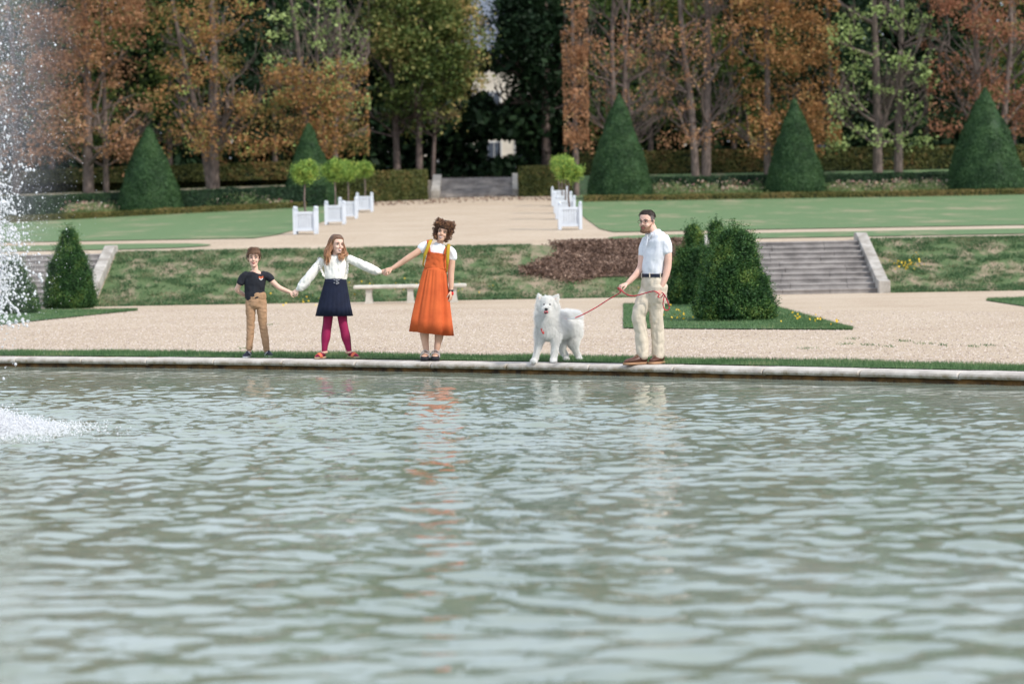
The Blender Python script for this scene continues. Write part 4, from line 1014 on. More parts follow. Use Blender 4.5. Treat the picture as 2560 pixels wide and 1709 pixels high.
# shoulder ruffles
for sg, path in ((-1, [(1165, 470), (1140, 400), (1115, 340), (1098, 295), (1105, 262), (1125, 245)]), (1, [(1405, 440), (1412, 390), (1412, 330), (1410, 270), (1415, 235), (1405, 218)])):
    g = G(); pts = [P(*p, -.095+.022*i) for i, p in enumerate(path)]
    N = 60; L0 = []; L1 = []
    for i in range(N+1):
        s_ = i/N*(len(pts)-1); j = min(int(s_), len(pts)-2); p = pts[j].lerp(pts[j+1], s_-j)
        wv = .012*math.sin(i*1.35)+.006*math.sin(i*2.9)
        L0.append(p+Vector((0, .02, 0))); L1.append(p+Vector((sg*(.026+.004*math.sin(i*.7)), -.012+wv, .006+wv*.6)))
    b = len(g.V); V = L0+L1+[q+Vector((0, .004, 0)) for q in L1]+[q+Vector((0, .006, 0)) for q in L0]; n_ = N+1
    Fc = []
    for r_ in range(4):
        for i in range(N): Fc.append((r_*n_+i, r_*n_+i+1, ((r_+1) % 4)*n_+i+1, ((r_+1) % 4)*n_+i))
    g.add(V, Fc); g.build('ruffle', M_blouse, bl_)
# sandals
M_coral = simple('coral_leather', (.75, .17, .08), rough=.5); M_pinkl = simple('pale_pink_leather', (.75, .45, .35), rough=.5); M_tans = simple('tan_sole', (.55, .38, .25), rough=.7)
for (hx, tx, ax) in ((1160, 1060, 1157), (1440, 1548, 1440)):
    a = P(hx, 1400, .05); b = P(tx, 1400, -.135); a.z = b.z = .004
    g = G(); shoe(g, a, b, .085, .026, True); so_ = g.build('sandal', M_tans, person)
    d = (b-a).normalized(); u = Vector((-d.y, d.x, 0))
    g = G()
    for (t, hgt, wd_) in ((.145, .052, .020), (.125, .058, .018), (.158, .046, .018)):
        c = a+d*t; g.loft([c+u*.042+Vector((0, 0, .02)), c+u*.036+Vector((0, 0, hgt*.8)), c+Vector((0, 0, hgt+.018)), c-u*.036+Vector((0, 0, hgt*.8)), c-u*.042+Vector((0, 0, .02))], [(wd_*.7, .006)]*5, side=d, n=8, sub=4)
    g.build('toe_strap', M_coral, so_)
    g = G(); c = P(ax, 1338); ring = [c+Vector((math.cos(q)*.040, math.sin(q)*.040, .004*math.cos(q))) for q in np.linspace(0, 2*math.pi, 17)]
    g.loft(ring, [(.004, .013)]*17, side=(0, 0, 0.001), n=8, sub=1)
    g.loft([c+Vector((0, .03, 0)), a+d*.02+Vector((0, 0, .03))], [(.012, .006)]*2, n=6); g.build('ankle_strap', M_pinkl, so_)
# long hair
def lhair_mat():
    m, nt, b, o = newmat('long_hair'); sp = nt.nodes.new('ShaderNodeSeparateXYZ'); nt.links.new(nt.nodes.new('ShaderNodeNewGeometry').outputs['Position'], sp.inputs[0])
    mr = nt.nodes.new('ShaderNodeMapRange'); mr.inputs[1].default_value = 1.22; mr.inputs[2].default_value = 1.56; nt.links.new(sp.outputs[2], mr.inputs[0])
    c = ramp(nt, mr.outputs[0], [(0, (.42, .22, .11)), (.45, (.26, .125, .06)), (1, (.13, .07, .04))])
    nt.links.new(mix(nt, c, ramp(nt, nz(nt, 60, 3, .6, geo=False, stretch=(1, 1, .15)), [(.35, (.6, .6, .6)), (.65, (1.25, 1.2, 1.1))]), 1.0, 'MULTIPLY'), b.inputs['Base Color']); b.inputs['Roughness'].default_value = .5; return m
M_lh = lhair_mat(); g = G(); hl = lambda p: hairline(p, .07, -.02, -.09); hairshell(g, HM, .012, hl, top=.5)
rg_ = random.Random(5)
for i in range(210):
    u_ = rg_.random(); side = rg_.choice((-1, 1)); ph = side*rg_.uniform(82, 180)/180*math.pi; z = rg_.uniform(.0, .1)
    p0 = hpt(ph, z, .012); p1 = hpt(ph, max(-.06, z-.06), .02); A = HM @ p0; B = HM @ p1
    endz = rg_.uniform(300, 345) if rg_.random() < .75 else rg_.uniform(200, 300)
    dirx = (A-HM.translation); front = (abs(ph) < 1.9)
    ex = 1188 if dirx.x < -.01 else 1352
    E = P(ex+rg_.gauss(0, 17), endz-(50 if ex > 1300 else 0), -.10+rg_.gauss(0, .015)) if front else P(1265+rg_.gauss(0, 45), endz-25, .085)
    Mid = (P(1374+rg_.gauss(0, 7), 205, .02) if (front and dirx.x > -.01) else B.lerp(E, .45))+Vector((math.copysign(.03, dirx.x)+rg_.gauss(0, .012), -.01+rg_.gauss(0, .015), 0)); M2 = B.lerp(E, .75)+Vector((rg_.gauss(0, .014), rg_.gauss(0, .01), 0))
    g.loft([A, B, Mid, M2, E], [.005, .008, .008, .007, .002], n=5, sub=3, cap=False)
g.build('hair', M_lh, person); face(person, HM, M_hb, .008, True)

# ---------- woman
Yw = place(1073, 901).y; P = zoomP(900, 530, 3.92, Yw); base = P(690, 1455); base.z = .004
person = empty('person', base, 'curly haired woman in a long orange pinafore dress, white t-shirt and backpack', 'person')
HM = headM(P(814, 200), -6, 14, -2, .96)
g = G(); head_geo(g, HM)
g.loft([P(775, 345), P(782, 300), P(805, 235, .01)], [.05, .042, .044], n=14)
g.loft([P(700, 800), P(735, 600), P(750, 480), P(760, 390), P(775, 345)], [(.14, .1), (.11, .08), (.12, .085), (.15, .07), (.07, .05)], n=18)
g.loft([P(610, 345), P(565, 390, -.02), P(475, 448, -.03), P(400, 500, -.02), P(315, 552, -.03)], [.045, .041, .038, .034, .024], n=12)
hand(g, P(318, 550, -.03), (-.93, -.1, -.32), (-.15, -.75, .8), .95, .75, -1)
g.loft([P(895, 390), P(900, 480), P(893, 600, .0), P(893, 690, -.01), P(893, 772, -.02)], [.047, .043, .038, .034, .024], n=12)
hand(g, P(893, 770, -.02), (-.03, -.15, -1), (.9, -.4, 0), .95, .35, 1)
for pts in ([(640, 1000), (635, 1100), (632, 1200), (642, 1290), (652, 1370)], [(770, 1000), (773, 1100), (775, 1210), (762, 1290), (748, 1370)]):
    g.loft([P(*p) for p in pts], [.065, .055, .056, .042, .031], n=14)
for (hx, tx) in ((650, 632), (745, 738)):
    a = P(hx, 1400, .05); b = P(tx, 1400, -.16); a.z = b.z = .05; shoe(g, a, b, .085, .06)
    for k in range(5): g.ell(Vector((b.x-.03+k*.015, b.y+.012+.006*k, .064)), (.009, .012, .009), nu=8, nv=5)
g.build('body', SK_wom, person, remesh=.0045, smit=3)
M_wt = simple('white_tee', (.80, .81, .82), (.74, .75, .77), 8, .9, .3, 40, .006)
g = G()
g.loft([P(778, 325), P(772, 350), P(764, 390), P(752, 450), P(740, 540)], [(.072, .058), (.115, .075), (.150, .088), (.132, .092), (.118, .085)], n=26)
g.loft([P(665, 330), P(625, 345), P(598, 365)], [.062, .062, .060], n=16)
g.loft([P(870, 372), P(898, 400), P(908, 455)], [.060, .060, .056], n=16)
g.build('t_shirt', M_wt, person, remesh=.005, smit=3, wr=(.006, (24, 24, 14)))
M_org = simple('orange_linen', (.62, .125, .035), (.50, .09, .025), 5, .9, .5, 90, .003)
def wfold(an, t):
    q = .55*math.sin(an*9+.8*math.sin(an*2))+.55*math.sin(an*5+2)+.45*math.sin(an*23+1)*(1-t); return (.35+.65*t)*(q-.45*abs(q)) - .12*t
g = G(); skirt(g, [(P(738, 545), .134, .102, .0, .0), (P(735, 570), .137, .104, .01, -.02), (P(730, 600), .145, .110, .16, -.02), (P(724, 680), .165, .122, .15, -.03), (P(716, 800), .192, .140, .13, -.035), (P(706, 930), .222, .160, .13, -.035), (P(698, 1060), .250, .18, .135, -.035), (P(694, 1188), .274, .195, .14, -.035)], wfold, 1, n=160)
dr = g.build('dress', M_org, person)
g = G(); g.loft([P(752, 470), P(745, 520), P(739, 552)], [(.136, .104), (.131, .098), (.126, .094)], n=26)
bv = [P(665, 385, -.097), P(750, 398, -.108), P(843, 412, -.097)]
rows_ = []
for j in range(9):
    t = j/8; r = []
    for i in range(15):
        s_ = i/14*2-1; top = P(754+s_*90, 398+s_*14); bot = P(738+s_*106, 556+s_*9); p = top.lerp(bot, t); p.y = Yw-(.114-.016*t)*math.sqrt(max(0, 1-(s_*.86)**2))-.002; r.append(p)
    rows_.append(r)
V = [p for r in rows_ for p in r]; n0 = len(V); V = V+[p+Vector((0, .035, 0)) for p in V]
Fc = [(j*15+i, j*15+i+1, (j+1)*15+i+1, (j+1)*15+i) for j in range(8) for i in range(14)]; Fc += [tuple(q+n0 for q in f[::-1]) for f in Fc]
edge = [i for i in range(15)]+[j*15+14 for j in range(1, 9)]+[8*15+i for i in range(13, -1, -1)]+[j*15 for j in range(7, 0, -1)]
for a, b in zip(edge, edge[1:]+edge[:1]): Fc.append((a, b, b+n0, a+n0))
g.add(V, Fc)
g.build('bodice', M_org, dr, remesh=.005, smit=2, wr=(.006, (20, 20, 20)))
g = G()
for pts in ([(676, 392, -.095), (672, 330, -.085), (668, 290, -.03), (670, 275, .02)], [(832, 412, -.095), (845, 365, -.09), (862, 335, -.05), (875, 330, .02)]):
    g.loft([P(*p) for p in pts], [(.019, .005)]*4, n=8, sub=4)
g.build('shoulder_strap', M_org, dr)
M_must = simple('mustard_webbing', (.50, .33, .03), (.42, .27, .02), 10, .8, .3, 60, .004)
bp = empty('backpack', P(770, 430, .2), 'mustard yellow backpack worn by the woman in the orange dress', 'backpack')
g = G(); g.loft([P(765, 560, .17), P(765, 480, .19), P(768, 390, .18), P(768, 345, .15)], [(.11, .05), (.125, .065), (.125, .06), (.10, .04)], n=20)
g.build('bag', M_must, bp, remesh=.008)
for pts in ([(700, 270, -.01), (690, 285, -.075), (665, 345, -.105), (640, 410, -.105), (627, 460, -.08), (618, 520, -.02), (640, 540, .1)], [(868, 315, -.01), (868, 335, -.085), (862, 400, -.11), (858, 470, -.105), (856, 530, -.08), (850, 585, -.02), (840, 590, .1)]):
    g = G(); g.loft([P(*p) for p in pts], [(.021, .006), (.021, .006), (.021, .006), (.019, .006), (.011, .005), (.009, .004), (.009, .004)], n=8, sub=4); g.build('strap', M_must, bp)
M_red = simple('red_band', (.65, .03, .025), rough=.5); M_grey = simple('grey_strap', (.36, .33, .33), rough=.7); M_blk = simple('black_rubber', (.02, .02, .024), rough=.7)
g = G(); c = P(893, 797, -.02); g.loft([c+Vector((0, 0, .012)), c-Vector((0, 0, .012))], [(.031, .026)]*2, n=16); g.build('bracelet', M_red, person)
g = G(); c = P(893, 770, -.02); g.loft([c+Vector((0, 0, .005)), c-Vector((0, 0, .005))], [(.030, .026)]*2, n=16); g.build('bracelet', M_blk, person)
for (hx, tx) in ((650, 630), (745, 732)):
    a = P(hx, 1400, .07); b = P(tx, 1400, -.185); a.z = b.z = .004
    g = G(); shoe(g, a, b, .112, .05, True); so_ = g.build('sandal', M_blk, person)
    d = (b-a).normalized(); u = Vector((-d.y, d.x, 0))
    for (t, hgt, wd_) in ((.195, .048, .016), (.13, .075, .015)):
        c = a+d*t; g = G(); g.loft([c+u*.053+Vector((0, 0, .04)), c+u*.046+Vector((0, 0, .05+hgt*.55)), c+Vector((0, 0, .05+hgt)), c-u*.046+Vector((0, 0, .05+hgt*.55)), c-u*.053+Vector((0, 0, .04))], [(wd_, .006)]*5, side=d, n=8, sub=4); g.build('strap', M_grey, so_)
    g = G(); c = P(hx, 1362); ring = [c+Vector((math.cos(q)*.043, math.sin(q)*.047, 0)) for q in np.linspace(0, 2*math.pi, 17)]
    g.loft(ring, [(.004, .013)]*17, side=(0, 0, .001), n=8, sub=1); g.build('ankle_strap', M_grey, so_)
# curls
M_curl = simple('curly_hair', (.12, .055, .03), (.045, .022, .014), 14, .5); g = G(); hl = lambda p: hairline(p, .045, -.06, -.09); hairshell(g, HM, .02, hl, top=.6, lump=.01)
g2 = G(); rg_ = random.Random(9); R3 = HM.to_3x3().normalized()
for i in range(760):
    ph = rg_.uniform(-math.pi, math.pi); z = rg_.uniform(-.105, .112)
    if rg_.random() < .3: z = rg_.uniform(.07, .114)
    ap = abs(ph)/math.pi*180
    if z < (.060 if ap < 48 else .015 if ap < 60 else -.11): continue
    wid = .024+.038*min(1, ap/90)*(1 if z > -.08 else .6)+.012*max(0, z/.1)
    p = HM @ hpt(ph, z, rg_.uniform(.012, wid)); d = Vector((rg_.gauss(0, 1), rg_.gauss(0, 1), rg_.gauss(0, 1))).normalized()
    a_ = d.orthogonal().normalized(); b_ = d.cross(a_); rr_ = rg_.uniform(.007, .012); L = rg_.uniform(.02, .045); pts = []
    tgt = g if rg_.random() < .6 else g2
    for k in range(13):
        q = k/12; an = q*2*math.pi*1.6; pts.append(p+d*L*(q-.5)+(a_*math.cos(an)+b_*math.sin(an))*rr_)
    tgt.loft(pts, [.0035]*12+[.001], n=4, sub=1, cap=False)
hr0 = g.build('hair', M_curl, person); g2.build('highlights', simple('hair_highlight', (.30, .15, .075), (.18, .085, .04), 14, .5), hr0)
face(person, HM, M_curl, .008, True)

# ---------- man
Ym = place(1630, 911).y; P = zoomP(1280, 500, 3.5636, Ym); base = P(1260, 1462); base.z = .004
person = empty('person', base, 'bearded man with glasses in a pale polo shirt and beige chinos holding the leash', 'person')
Fd = Vector((-.78, -.62, 0)).normalized(); LT = Vector((.62, -.78, 0)).normalized()   # facing, his left side (towards the camera)
HM = headM(P(1203, 192), -31, 2, 3, 1.04)
g = G(); head_geo(g, HM)
g.loft([P(1275, 345), P(1258, 285), P(1228, 220, .01)], [.065, .055, .055], n=14)
g.loft([P(1258, 720), P(1255, 620), P(1275, 480), P(1285, 390), P(1275, 330)], [(.13, .10), (.12, .09), (.14, .10), (.16, .095), (.08, .07)], side=LT, n=20)
g.loft([P(1362, 350, -.08), P(1385, 450, -.10), P(1390, 570, -.10), P(1378, 640, -.11), P(1358, 710, -.12), P(1332, 775, -.13)], [.052, .048, .042, .041, .036, .026], n=12)
hand(g, P(1333, 770, -.13), (-.38, -.15, -.92), (.35, -.93, 0), 1.05, .55, -1)
g.loft([P(1205, 360, .14), P(1165, 480, .10), P(1150, 585, .06), P(1115, 650, .02), P(1075, 695, .0), P(1032, 738, -.02)], [.05, .048, .042, .038, .034, .026], n=12)
hand(g, P(1030, 742, -.02), (-.85, -.3, -.3), (-.25, -.3, .9), 1.02, .95, -1)
for pts in ([(1230, 760, .04), (1150, 960, -.01), (1130, 1040, -.02), (1142, 1120, -.01), (1165, 1400, 0)], [(1300, 760, -.05), (1290, 960, -.01), (1286, 1050, 0), (1300, 1400, .06)]):
    g.loft([P(*p) for p in pts], [.065]+[.045]*(len(pts)-2)+[.04], n=12)
g.build('body', SK_man, person, remesh=.0045, smit=3)
M_polo = simple('pale_polo', (.72, .73, .76), (.65, .66, .70), 18, .9, .3, 60, .004)
g = G()
g.loft([P(1268, 300), P(1278, 325), P(1288, 370), P(1283, 450), P(1268, 540), P(1255, 610), P(1253, 662)], [(.085, .075), (.14, .09), (.175, .115), (.165, .12), (.15, .115), (.145, .113), (.142, .11)], side=LT, n=28)
g.loft([P(1345, 345, -.07), P(1370, 400, -.095), P(1378, 462, -.10)], [.072, .070, .064], n=18)
g.loft([P(1205, 360, .13), P(1180, 430, .11), P(1172, 490, .10)], [.065, .066, .062], n=16)
po = g.build('polo_shirt', M_polo, person, remesh=.005, smit=3, wr=(.007, (18, 18, 10)))
g = G()
cc = P(1262, 292); ring = [cc+LT*math.cos(q)*.072+Fd*math.sin(q)*.068+Vector((0, 0, -.028*math.sin(q)-.004)) for q in np.linspace(.5*math.pi+.25, 2.5*math.pi-.25, 22)]
g.loft(ring, [(.004, .020)]*22, side=(0, 0, .001), n=8, sub=1)
for sg in (-1, 1):
    a = cc+Fd*.075+LT*sg*.02+Vector((0, 0, -.03)); g.loft([a+LT*sg*.03+Vector((0, 0, .022)), a+Fd*.015+Vector((0, 0, -.02)), a+LT*sg*.018+Fd*.018+Vector((0, 0, -.045))], [(.02, .004), (.018, .004), (.004, .002)], side=LT, n=8)
g.loft([cc+Fd*.095+Vector((0, 0, -.05)), cc+Fd*.125+Vector((0, 0, -.15))], [(.016, .004)]*2, side=LT, n=8)
g.build('collar', M_polo, po)
M_chino = simple('beige_chinos', (.62, .54, .43), (.54, .47, .37), 9, .85, .4, 30, .01)
g = G()
g.loft([P(1253, 672), P(1258, 740), P(1262, 810)], [(.146, .112), (.165, .125), (.165, .125)], side=LT, n=24)
g.loft([P(1235, 770, .05), P(1195, 860, .02), P(1150, 960, -.01), P(1128, 1040, -.02), P(1140, 1120, -.01), P(1155, 1230, 0), P(1165, 1390, .0)], [(.10, .11), (.105, .11), .092, .083, .079, .077, .073], n=20)
g.loft([P(1300, 770, -.05), P(1298, 860, -.04), P(1288, 960, -.01), P(1285, 1050, .0), P(1293, 1130, .02), P(1300, 1250, .04), P(1300, 1392, .06)], [(.115, .115), (.105, .11), .09, .08, .077, .075, .073], n=20)
tr = g.build('chinos', M_chino, person, remesh=.005, smit=3, wr=(.009, (22, 22, 15)))
M_belt = simple('navy_belt', (.015, .018, .035), rough=.5)
g = G(); g.loft([P(1253, 655), P(1253, 686)], [(.153, .121)]*2, side=LT, n=32, cap=False); 
n_ = len(g.V); g.V += [tuple(Vector(v).lerp(P(1253, 670), .06)) for v in g.V[:]]; g.F += [tuple(i+n_ for i in f[::-1]) for f in g.F[:]]
be = g.build('belt', M_belt, person)
g = G()
for q in (.15, 1.1, 2.0, -.6, -1.4): 
    c = P(1253, 670)+LT*math.cos(q)*.155+Fd*math.sin(q)*.123; g.loft([c+Vector((0, 0, .026)), c-Vector((0, 0, .026))], [.007, .007], n=6)
g.build('belt_loop', M_chino, tr)
M_bshoe = simple('brown_leather', (.12, .052, .035), (.075, .032, .022), 12, .4, .2, 40, .004); M_bsole = simple('tan_rubber', (.36, .20, .11), rough=.7)
for (hx, tx, dy0, dy1) in ((1200, 1000, .03, -.10), (1345, 1230, .10, -.06)):
    a = P(hx, 1440, dy0); b = P(tx, 1440, dy1); a.z = b.z = .03; 
    g = G(); shoe(g, a, b, .10, .10); d = (b-a).normalized(); L = (b-a).length
    g.loft([a+d*.06+Vector((0, 0, .04)), a+d*.055+Vector((0, 0, .125))], [(.05, .045)]*2, side=d, n=14)
    sh = g.build('shoe', M_bshoe, person, remesh=.004, smit=2)
    a2, b2 = a.copy(), b.copy(); a2.z = b2.z = .004; a2 -= d*.008; b2 += d*.01; g = G(); shoe(g, a2, b2, .108, .028, True); g.build('sole', M_bsole, sh)
    g = G(); u = Vector((-d.y, d.x, 0))
    for t in (.11, .13, .15): c = a+d*t; g.loft([c+u*.03+Vector((0, 0, .085-(t-.11)*.5)), c+Vector((0, 0, .100-(t-.11)*.6)), c-u*.03+Vector((0, 0, .085-(t-.11)*.5))], [.004]*3, n=5)
    g.build('laces', M_tan, sh)
M_dh = simple('dark_hair', (.10, .078, .068), (.05, .04, .036), 50, .6); M_gh = simple('greying_hair', (.17, .14, .13), (.11, .09, .085), 60, .7); M_beard = simple('beard', (.26, .15, .09), (.17, .095, .06), 50, .7)
g = G(); hl = lambda p: hairline(p, .078, -.012, -.055); hairshell(g, HM, .004, hl, top=.6); hs = g.build('hair', M_gh, person)
hl2 = lambda p: hairline(p, .076, .055, .045); g = G(); hairshell(g, HM, .006, hl2, top=.8)
strands(g, HM, hl2, 1800, .012, .004, lambda p, n_, r_: (n_*.7+Vector((0, -.15, .5))+Vector((r_.gauss(0, .25), r_.gauss(0, .25), r_.gauss(0, .2)))).normalized(), .010, 3, (.04, .113)); g.build('hair_top', M_dh, hs)
g = G(); V = []; ok = []; n = 40; m = 18
for j in range(m+1):
    z = -.118+.105*j/m
    for k in range(n+1):
        ph = -1.75+3.5*k/n; ap = abs(ph); topz = float(np.interp(ap, [0, .22, .4, .7, 1.2, 1.75], [-.072, -.070, -.050, -.052, -.035, .0]))
        t = max(0, min(1, (topz-z)/.012)); t *= min(1, (1.75-ap)/.2); V.append(HM @ (hpt(ph, max(z, -.1149), -.004+.008*t)+Vector((0, 0, min(0, z+.115)*2.0-.006*t if z < -.1 else 0)))); ok.append(z < topz+.008)
g.add(V, [(j*(n+1)+k, j*(n+1)+k+1, (j+1)*(n+1)+k+1, (j+1)*(n+1)+k) for j in range(m) for k in range(n) if ok[j*(n+1)+k]])
g.loft([HM @ Vector(p) for p in ((-.03, -.088, -.062), (-.015, -.1, -.047), (0, -.104, -.045), (.015, -.1, -.047), (.03, -.088, -.062))], [.004, .0055, .005, .0055, .004], n=6)
strands(g, HM, lambda p: -.2, 1300, .014, .004, lambda p, n_, r_: (n_*.5+Vector((0, 0, -.8))+Vector((r_.gauss(0, .2), r_.gauss(0, .2), 0))).normalized(), .005, 4, (-.113, -.085))
g.build('beard', M_beard, person); face(person, HM, M_dh, .002)
gl = G()
for sx_ in (-1, 1):
    c = Vector((sx_*.033, -.108, .002)); ring = [HM @ (c+Vector((.023*math.cos(q), .006*abs(math.cos(q))*sx_*math.cos(q)*sx_, .018*math.sin(q)))) for q in np.linspace(0, 2*math.pi, 19)]
    gl.loft(ring, [.0022]*19, n=5, sub=1, cap=False)
    gl.loft([HM @ Vector((sx_*.056, -.100, .008)), HM @ Vector((sx_*.074, -.06, .012)), HM @ Vector((sx_*.083, .012, .014))], [.002]*3, n=5)
gl.loft([HM @ Vector((-.010, -.108, .006)), HM @ Vector((.010, -.108, .006))], [.002]*2, n=5)
gl.build('glasses', M_iris, person)

# ---------- leash
def rope_mat():
    m, nt, b, o = newmat('red_rope'); b.inputs['Roughness'].default_value = .7
    nt.links.new(ramp(nt, nz(nt, 70, 2), [(.42, (.12, .01, .03)), (.55, (.62, .025, .045))]), b.inputs['Base Color']); return m
M_rope = rope_mat()
Lr = [(560, 1050, .02), (640, 1015, .0), (750, 955, -.01), (860, 885, -.03), (930, 845, -.05), (968, 818, -.07), (948, 795, -.08), (945, 782, -.09), (962, 790, -.1), (1000, 828, -.11), (1055, 852, -.12), (1120, 848, -.14), (1200, 825, -.17), (1268, 812, -.19), (1310, 838, -.2), (1300, 862, -.2), (1330, 866, -.2), (1352, 838, -.2), (1375, 880, -.2), (1400, 945, -.2), (1397, 972, -.2), (1378, 983, -.2), (1356, 968, -.2), (1345, 925, -.2), (1352, 880, -.2), (1355, 840, -.2), (1335, 825, -.19)]
le = empty('dog_leash', P(1100, 850, -.1), 'red rope leash running from the white dog to the man', 'leash')
g = G(); g.loft([P(*p) for p in Lr], [.0065]*len(Lr), n=8, sub=5); g.build('rope', M_rope, le)
g = G(); g.loft([P(560, 1050, .02), P(545, 1053, .02), P(520, 1058, .02), P(490, 1062, .03)], [.008, .006, .004, .006], n=8); 
g.build('clasp', M_silver, le)

# ---------- dog
Yd = place(1385, 906.5).y; P = zoomP(1280, 500, 3.5636, Yd); base = P(400, 1445); base.z = .004
dog = empty('dog', base, 'fluffy white dog on a red leash licking its nose, standing on the kerb', 'dog')
g = G(); sdv = Vector((.8, -.6, 0))
g.loft([P(320, 1130, -.02), P(350, 1115, .05), P(420, 1110, .15), P(500, 1105, .26), P(555, 1125, .34)], [(.12, .17), (.15, .18), (.145, .165), (.13, .15), (.10, .13)], side=(.75, -.66, 0), n=20)
g.ell(P(313, 1050, -.02), (.135, .125, .16)); g.ell(P(312, 1000, -.04), (.135, .10, .12)); g.ell(P(318, 1140, -.04), (.105, .09, .12))
g.ell(P(316, 918, -.06), (.093, .095, .088)); g.ell(P(258, 950, -.05), (.055, .06, .065)); g.ell(P(376, 952, -.05), (.055, .06, .065)); g.ell(P(314, 965, -.08), (.09, .075, .07))
g.loft([P(310, 950, -.12), P(307, 965, -.18), P(305, 975, -.225)], [(.056, .044), (.043, .036), (.032, .027)], n=14)
for (a, b, c) in (((256, 898), (243, 862), (234, 830)), ((372, 900), (393, 866), (411, 836))):
    g.loft([P(*a, -.05), P(*b, -.045), P(*c, -.04)], [(.052, .020), (.036, .014), (.006, .005)], n=10)
g.loft([P(268, 1150, 0), P(255, 1210, 0), P(237, 1290, -.01), P(218, 1370, -.02), P(205, 1425, -.03)], [.075, .062, .045, .038, .034], n=12)
g.loft([P(370, 1150, -.02), P(383, 1220, -.03), P(385, 1300, -.03), P(376, 1370, -.035), P(370, 1425, -.04)], [.078, .066, .048, .040, .036], n=12)
for (x, dy) in ((193, -.07), (369, -.09)):
    c = P(x, 1430, dy); c.z = .03; g.ell(c, (.044, .06, .030))
    for k in (-1.2, -.4, .4, 1.2): g.ell(Vector((c.x+k*.017, c.y-.045, .024)), (.012, .018, .018), nu=8, nv=6)
g.loft([P(450, 1200, .3), P(440, 1290, .27), P(455, 1350, .30), P(478, 1385, .33), P(484, 1430, .32)], [.095, .06, .040, .034, .032], n=12)
g.loft([P(545, 1180, .32), P(545, 1265, .27), P(562, 1330, .29), P(588, 1380, .33), P(600, 1425, .31)], [.105, .075, .046, .034, .032], n=12)
for (x, dy) in ((484, .27), (602, .27)):
    c = P(x, 1434, dy); c.z = .028; g.ell(c, (.038, .055, .028))
g.loft([P(572, 1090, .38), P(585, 1055, .34), P(560, 1040, .26), P(515, 1035, .2), P(480, 1042, .16)], [.045, .05, .055, .05, .035], n=12)
M_fur = leafmat('white_fur', [(0, (.90, .89, .86)), (1, (.96, .955, .94))], 3, .45); 
db = g.build('body', M_fur, dog, remesh=.007, smit=5, wr=(.012, (16, 16, 9)))
# fur strands
me = db.data; npoly = len(me.polygons); rgf = np.random.default_rng(12)
cen = np.empty(npoly*3, np.float32); me.polygons.foreach_get('center', cen); cen = cen.reshape(-1, 3); nor = np.empty(npoly*3, np.float32); me.polygons.foreach_get('normal', nor); nor = nor.reshape(-1, 3)
idx = rgf.integers(0, npoly, 110000); c = cen[idx]+rgf.normal(0, .002, (len(idx), 3)); n_ = nor[idx]; hd = np.array(P(316, 940, -.08)-base)
z = c[:, 2]; L = np.interp(z, [0, .06, .22, .36, .6, .82], [.008, .010, .018, .045, .042, .018]); dh = np.linalg.norm(c-hd, axis=1); L = np.where((dh < .12) & (c[:, 1] < hd[1]+.02), .010, L)
d = n_*.75+np.array([.12, .1, -.55])+rgf.normal(0, .25, c.shape); tl = (c[:, 0] > .12) & (z > .50); d[tl] = (n_*1.0+np.array([.1, 0, .35])+rgf.normal(0, .3, c.shape))[tl]
d /= np.linalg.norm(d, axis=1)[:, None]; L = (L*rgf.uniform(.5, 1.35, len(c)))[:, None]; sdd = np.cross(d, n_+.01); sdd /= np.linalg.norm(sdd, axis=1)[:, None]+1e-6; sdd *= .0016
V = np.stack([c-sdd-n_*.003, c+sdd-n_*.003, c+d*L], 1).reshape(-1, 3); mk('fur', V, np.arange(len(V)).reshape(-1, 3), M_fur, dog, False, world=False)
M_nose = simple('dog_nose', (.015, .015, .018), rough=.35); M_tongue = simple('tongue', (.45, .10, .11), rough=.4); M_innear = simple('ear_inner', (.70, .56, .50), rough=.8)
g = G(); g.ell(P(305, 972, -.255), (.021, .015, .016)); g.build('nose', M_nose, dog)
g = G(); g.ell(P(303, 998, -.245), (.028, .016, .022)); tg = g.build('tongue', M_tongue, dog)
g = G(); g.ell(P(304, 1004, -.256), (.015, .008, .010)); g.build('lip', M_nose, tg)
for x in (286, 338):
    g = G(); g.ell(P(x, 929, -.152), (.0115, .008, .009)); g.build('eye', M_nose, dog)
g = G()
for (a, b) in (((247, 878), (239, 852)), ((386, 884), (402, 862))): g.loft([P(*a, -.066), P(*b, -.052)], [(.017, .004), (.004, .003)], n=8)
g.build('inner_ear', M_innear, dog)
g = G(); g.loft([P(262, 1145, -.11), P(272, 1170, -.125), P(282, 1188, -.13)], [(.012, .008)]*3, n=8); g.loft([P(455, 1045, .03), P(470, 1052, .035), P(492, 1064, .03)], [.006]*3, n=6); g.build('harness', M_red, dog)

# ---------- distant walker behind the right hedge
pw = Vector((XX(1888, 124), 124, 4.5)); M_lil = simple('lilac_shirt', (.30, .30, .42)); M_dk = simple('dark_trousers', (.04, .04, .05))
wk = empty('person', pw, 'distant walker in a pale lilac shirt under the trees behind the right hedge', 'person')
g = G(); W = lambda x, y, z: pw+Vector((x, y, z)); HM = headM(W(0, 0, 1.56), 40, 0, 0, 1.0); head_geo(g, HM); g.loft([W(0, 0, 1.35), W(0, 0, 1.48)], [.05, .05], n=10)
for sx_ in (-1, 1): 
    g.loft([W(sx_*.2, 0, 1.36), W(sx_*.25, .02, 1.08), W(sx_*.24, -.05, .84)], [.045, .04, .028], n=10); hand(g, W(sx_*.24, -.05, .84), (0, -.1, -1), (sx_, 0, 0), 1, .4, 1)
g.loft([W(0, 0, .8), W(0, 0, 1.1), W(0, 0, 1.38)], [(.12, .09), (.12, .09), (.14, .08)], n=12); g.build('body', SK_man, wk, remesh=.01)
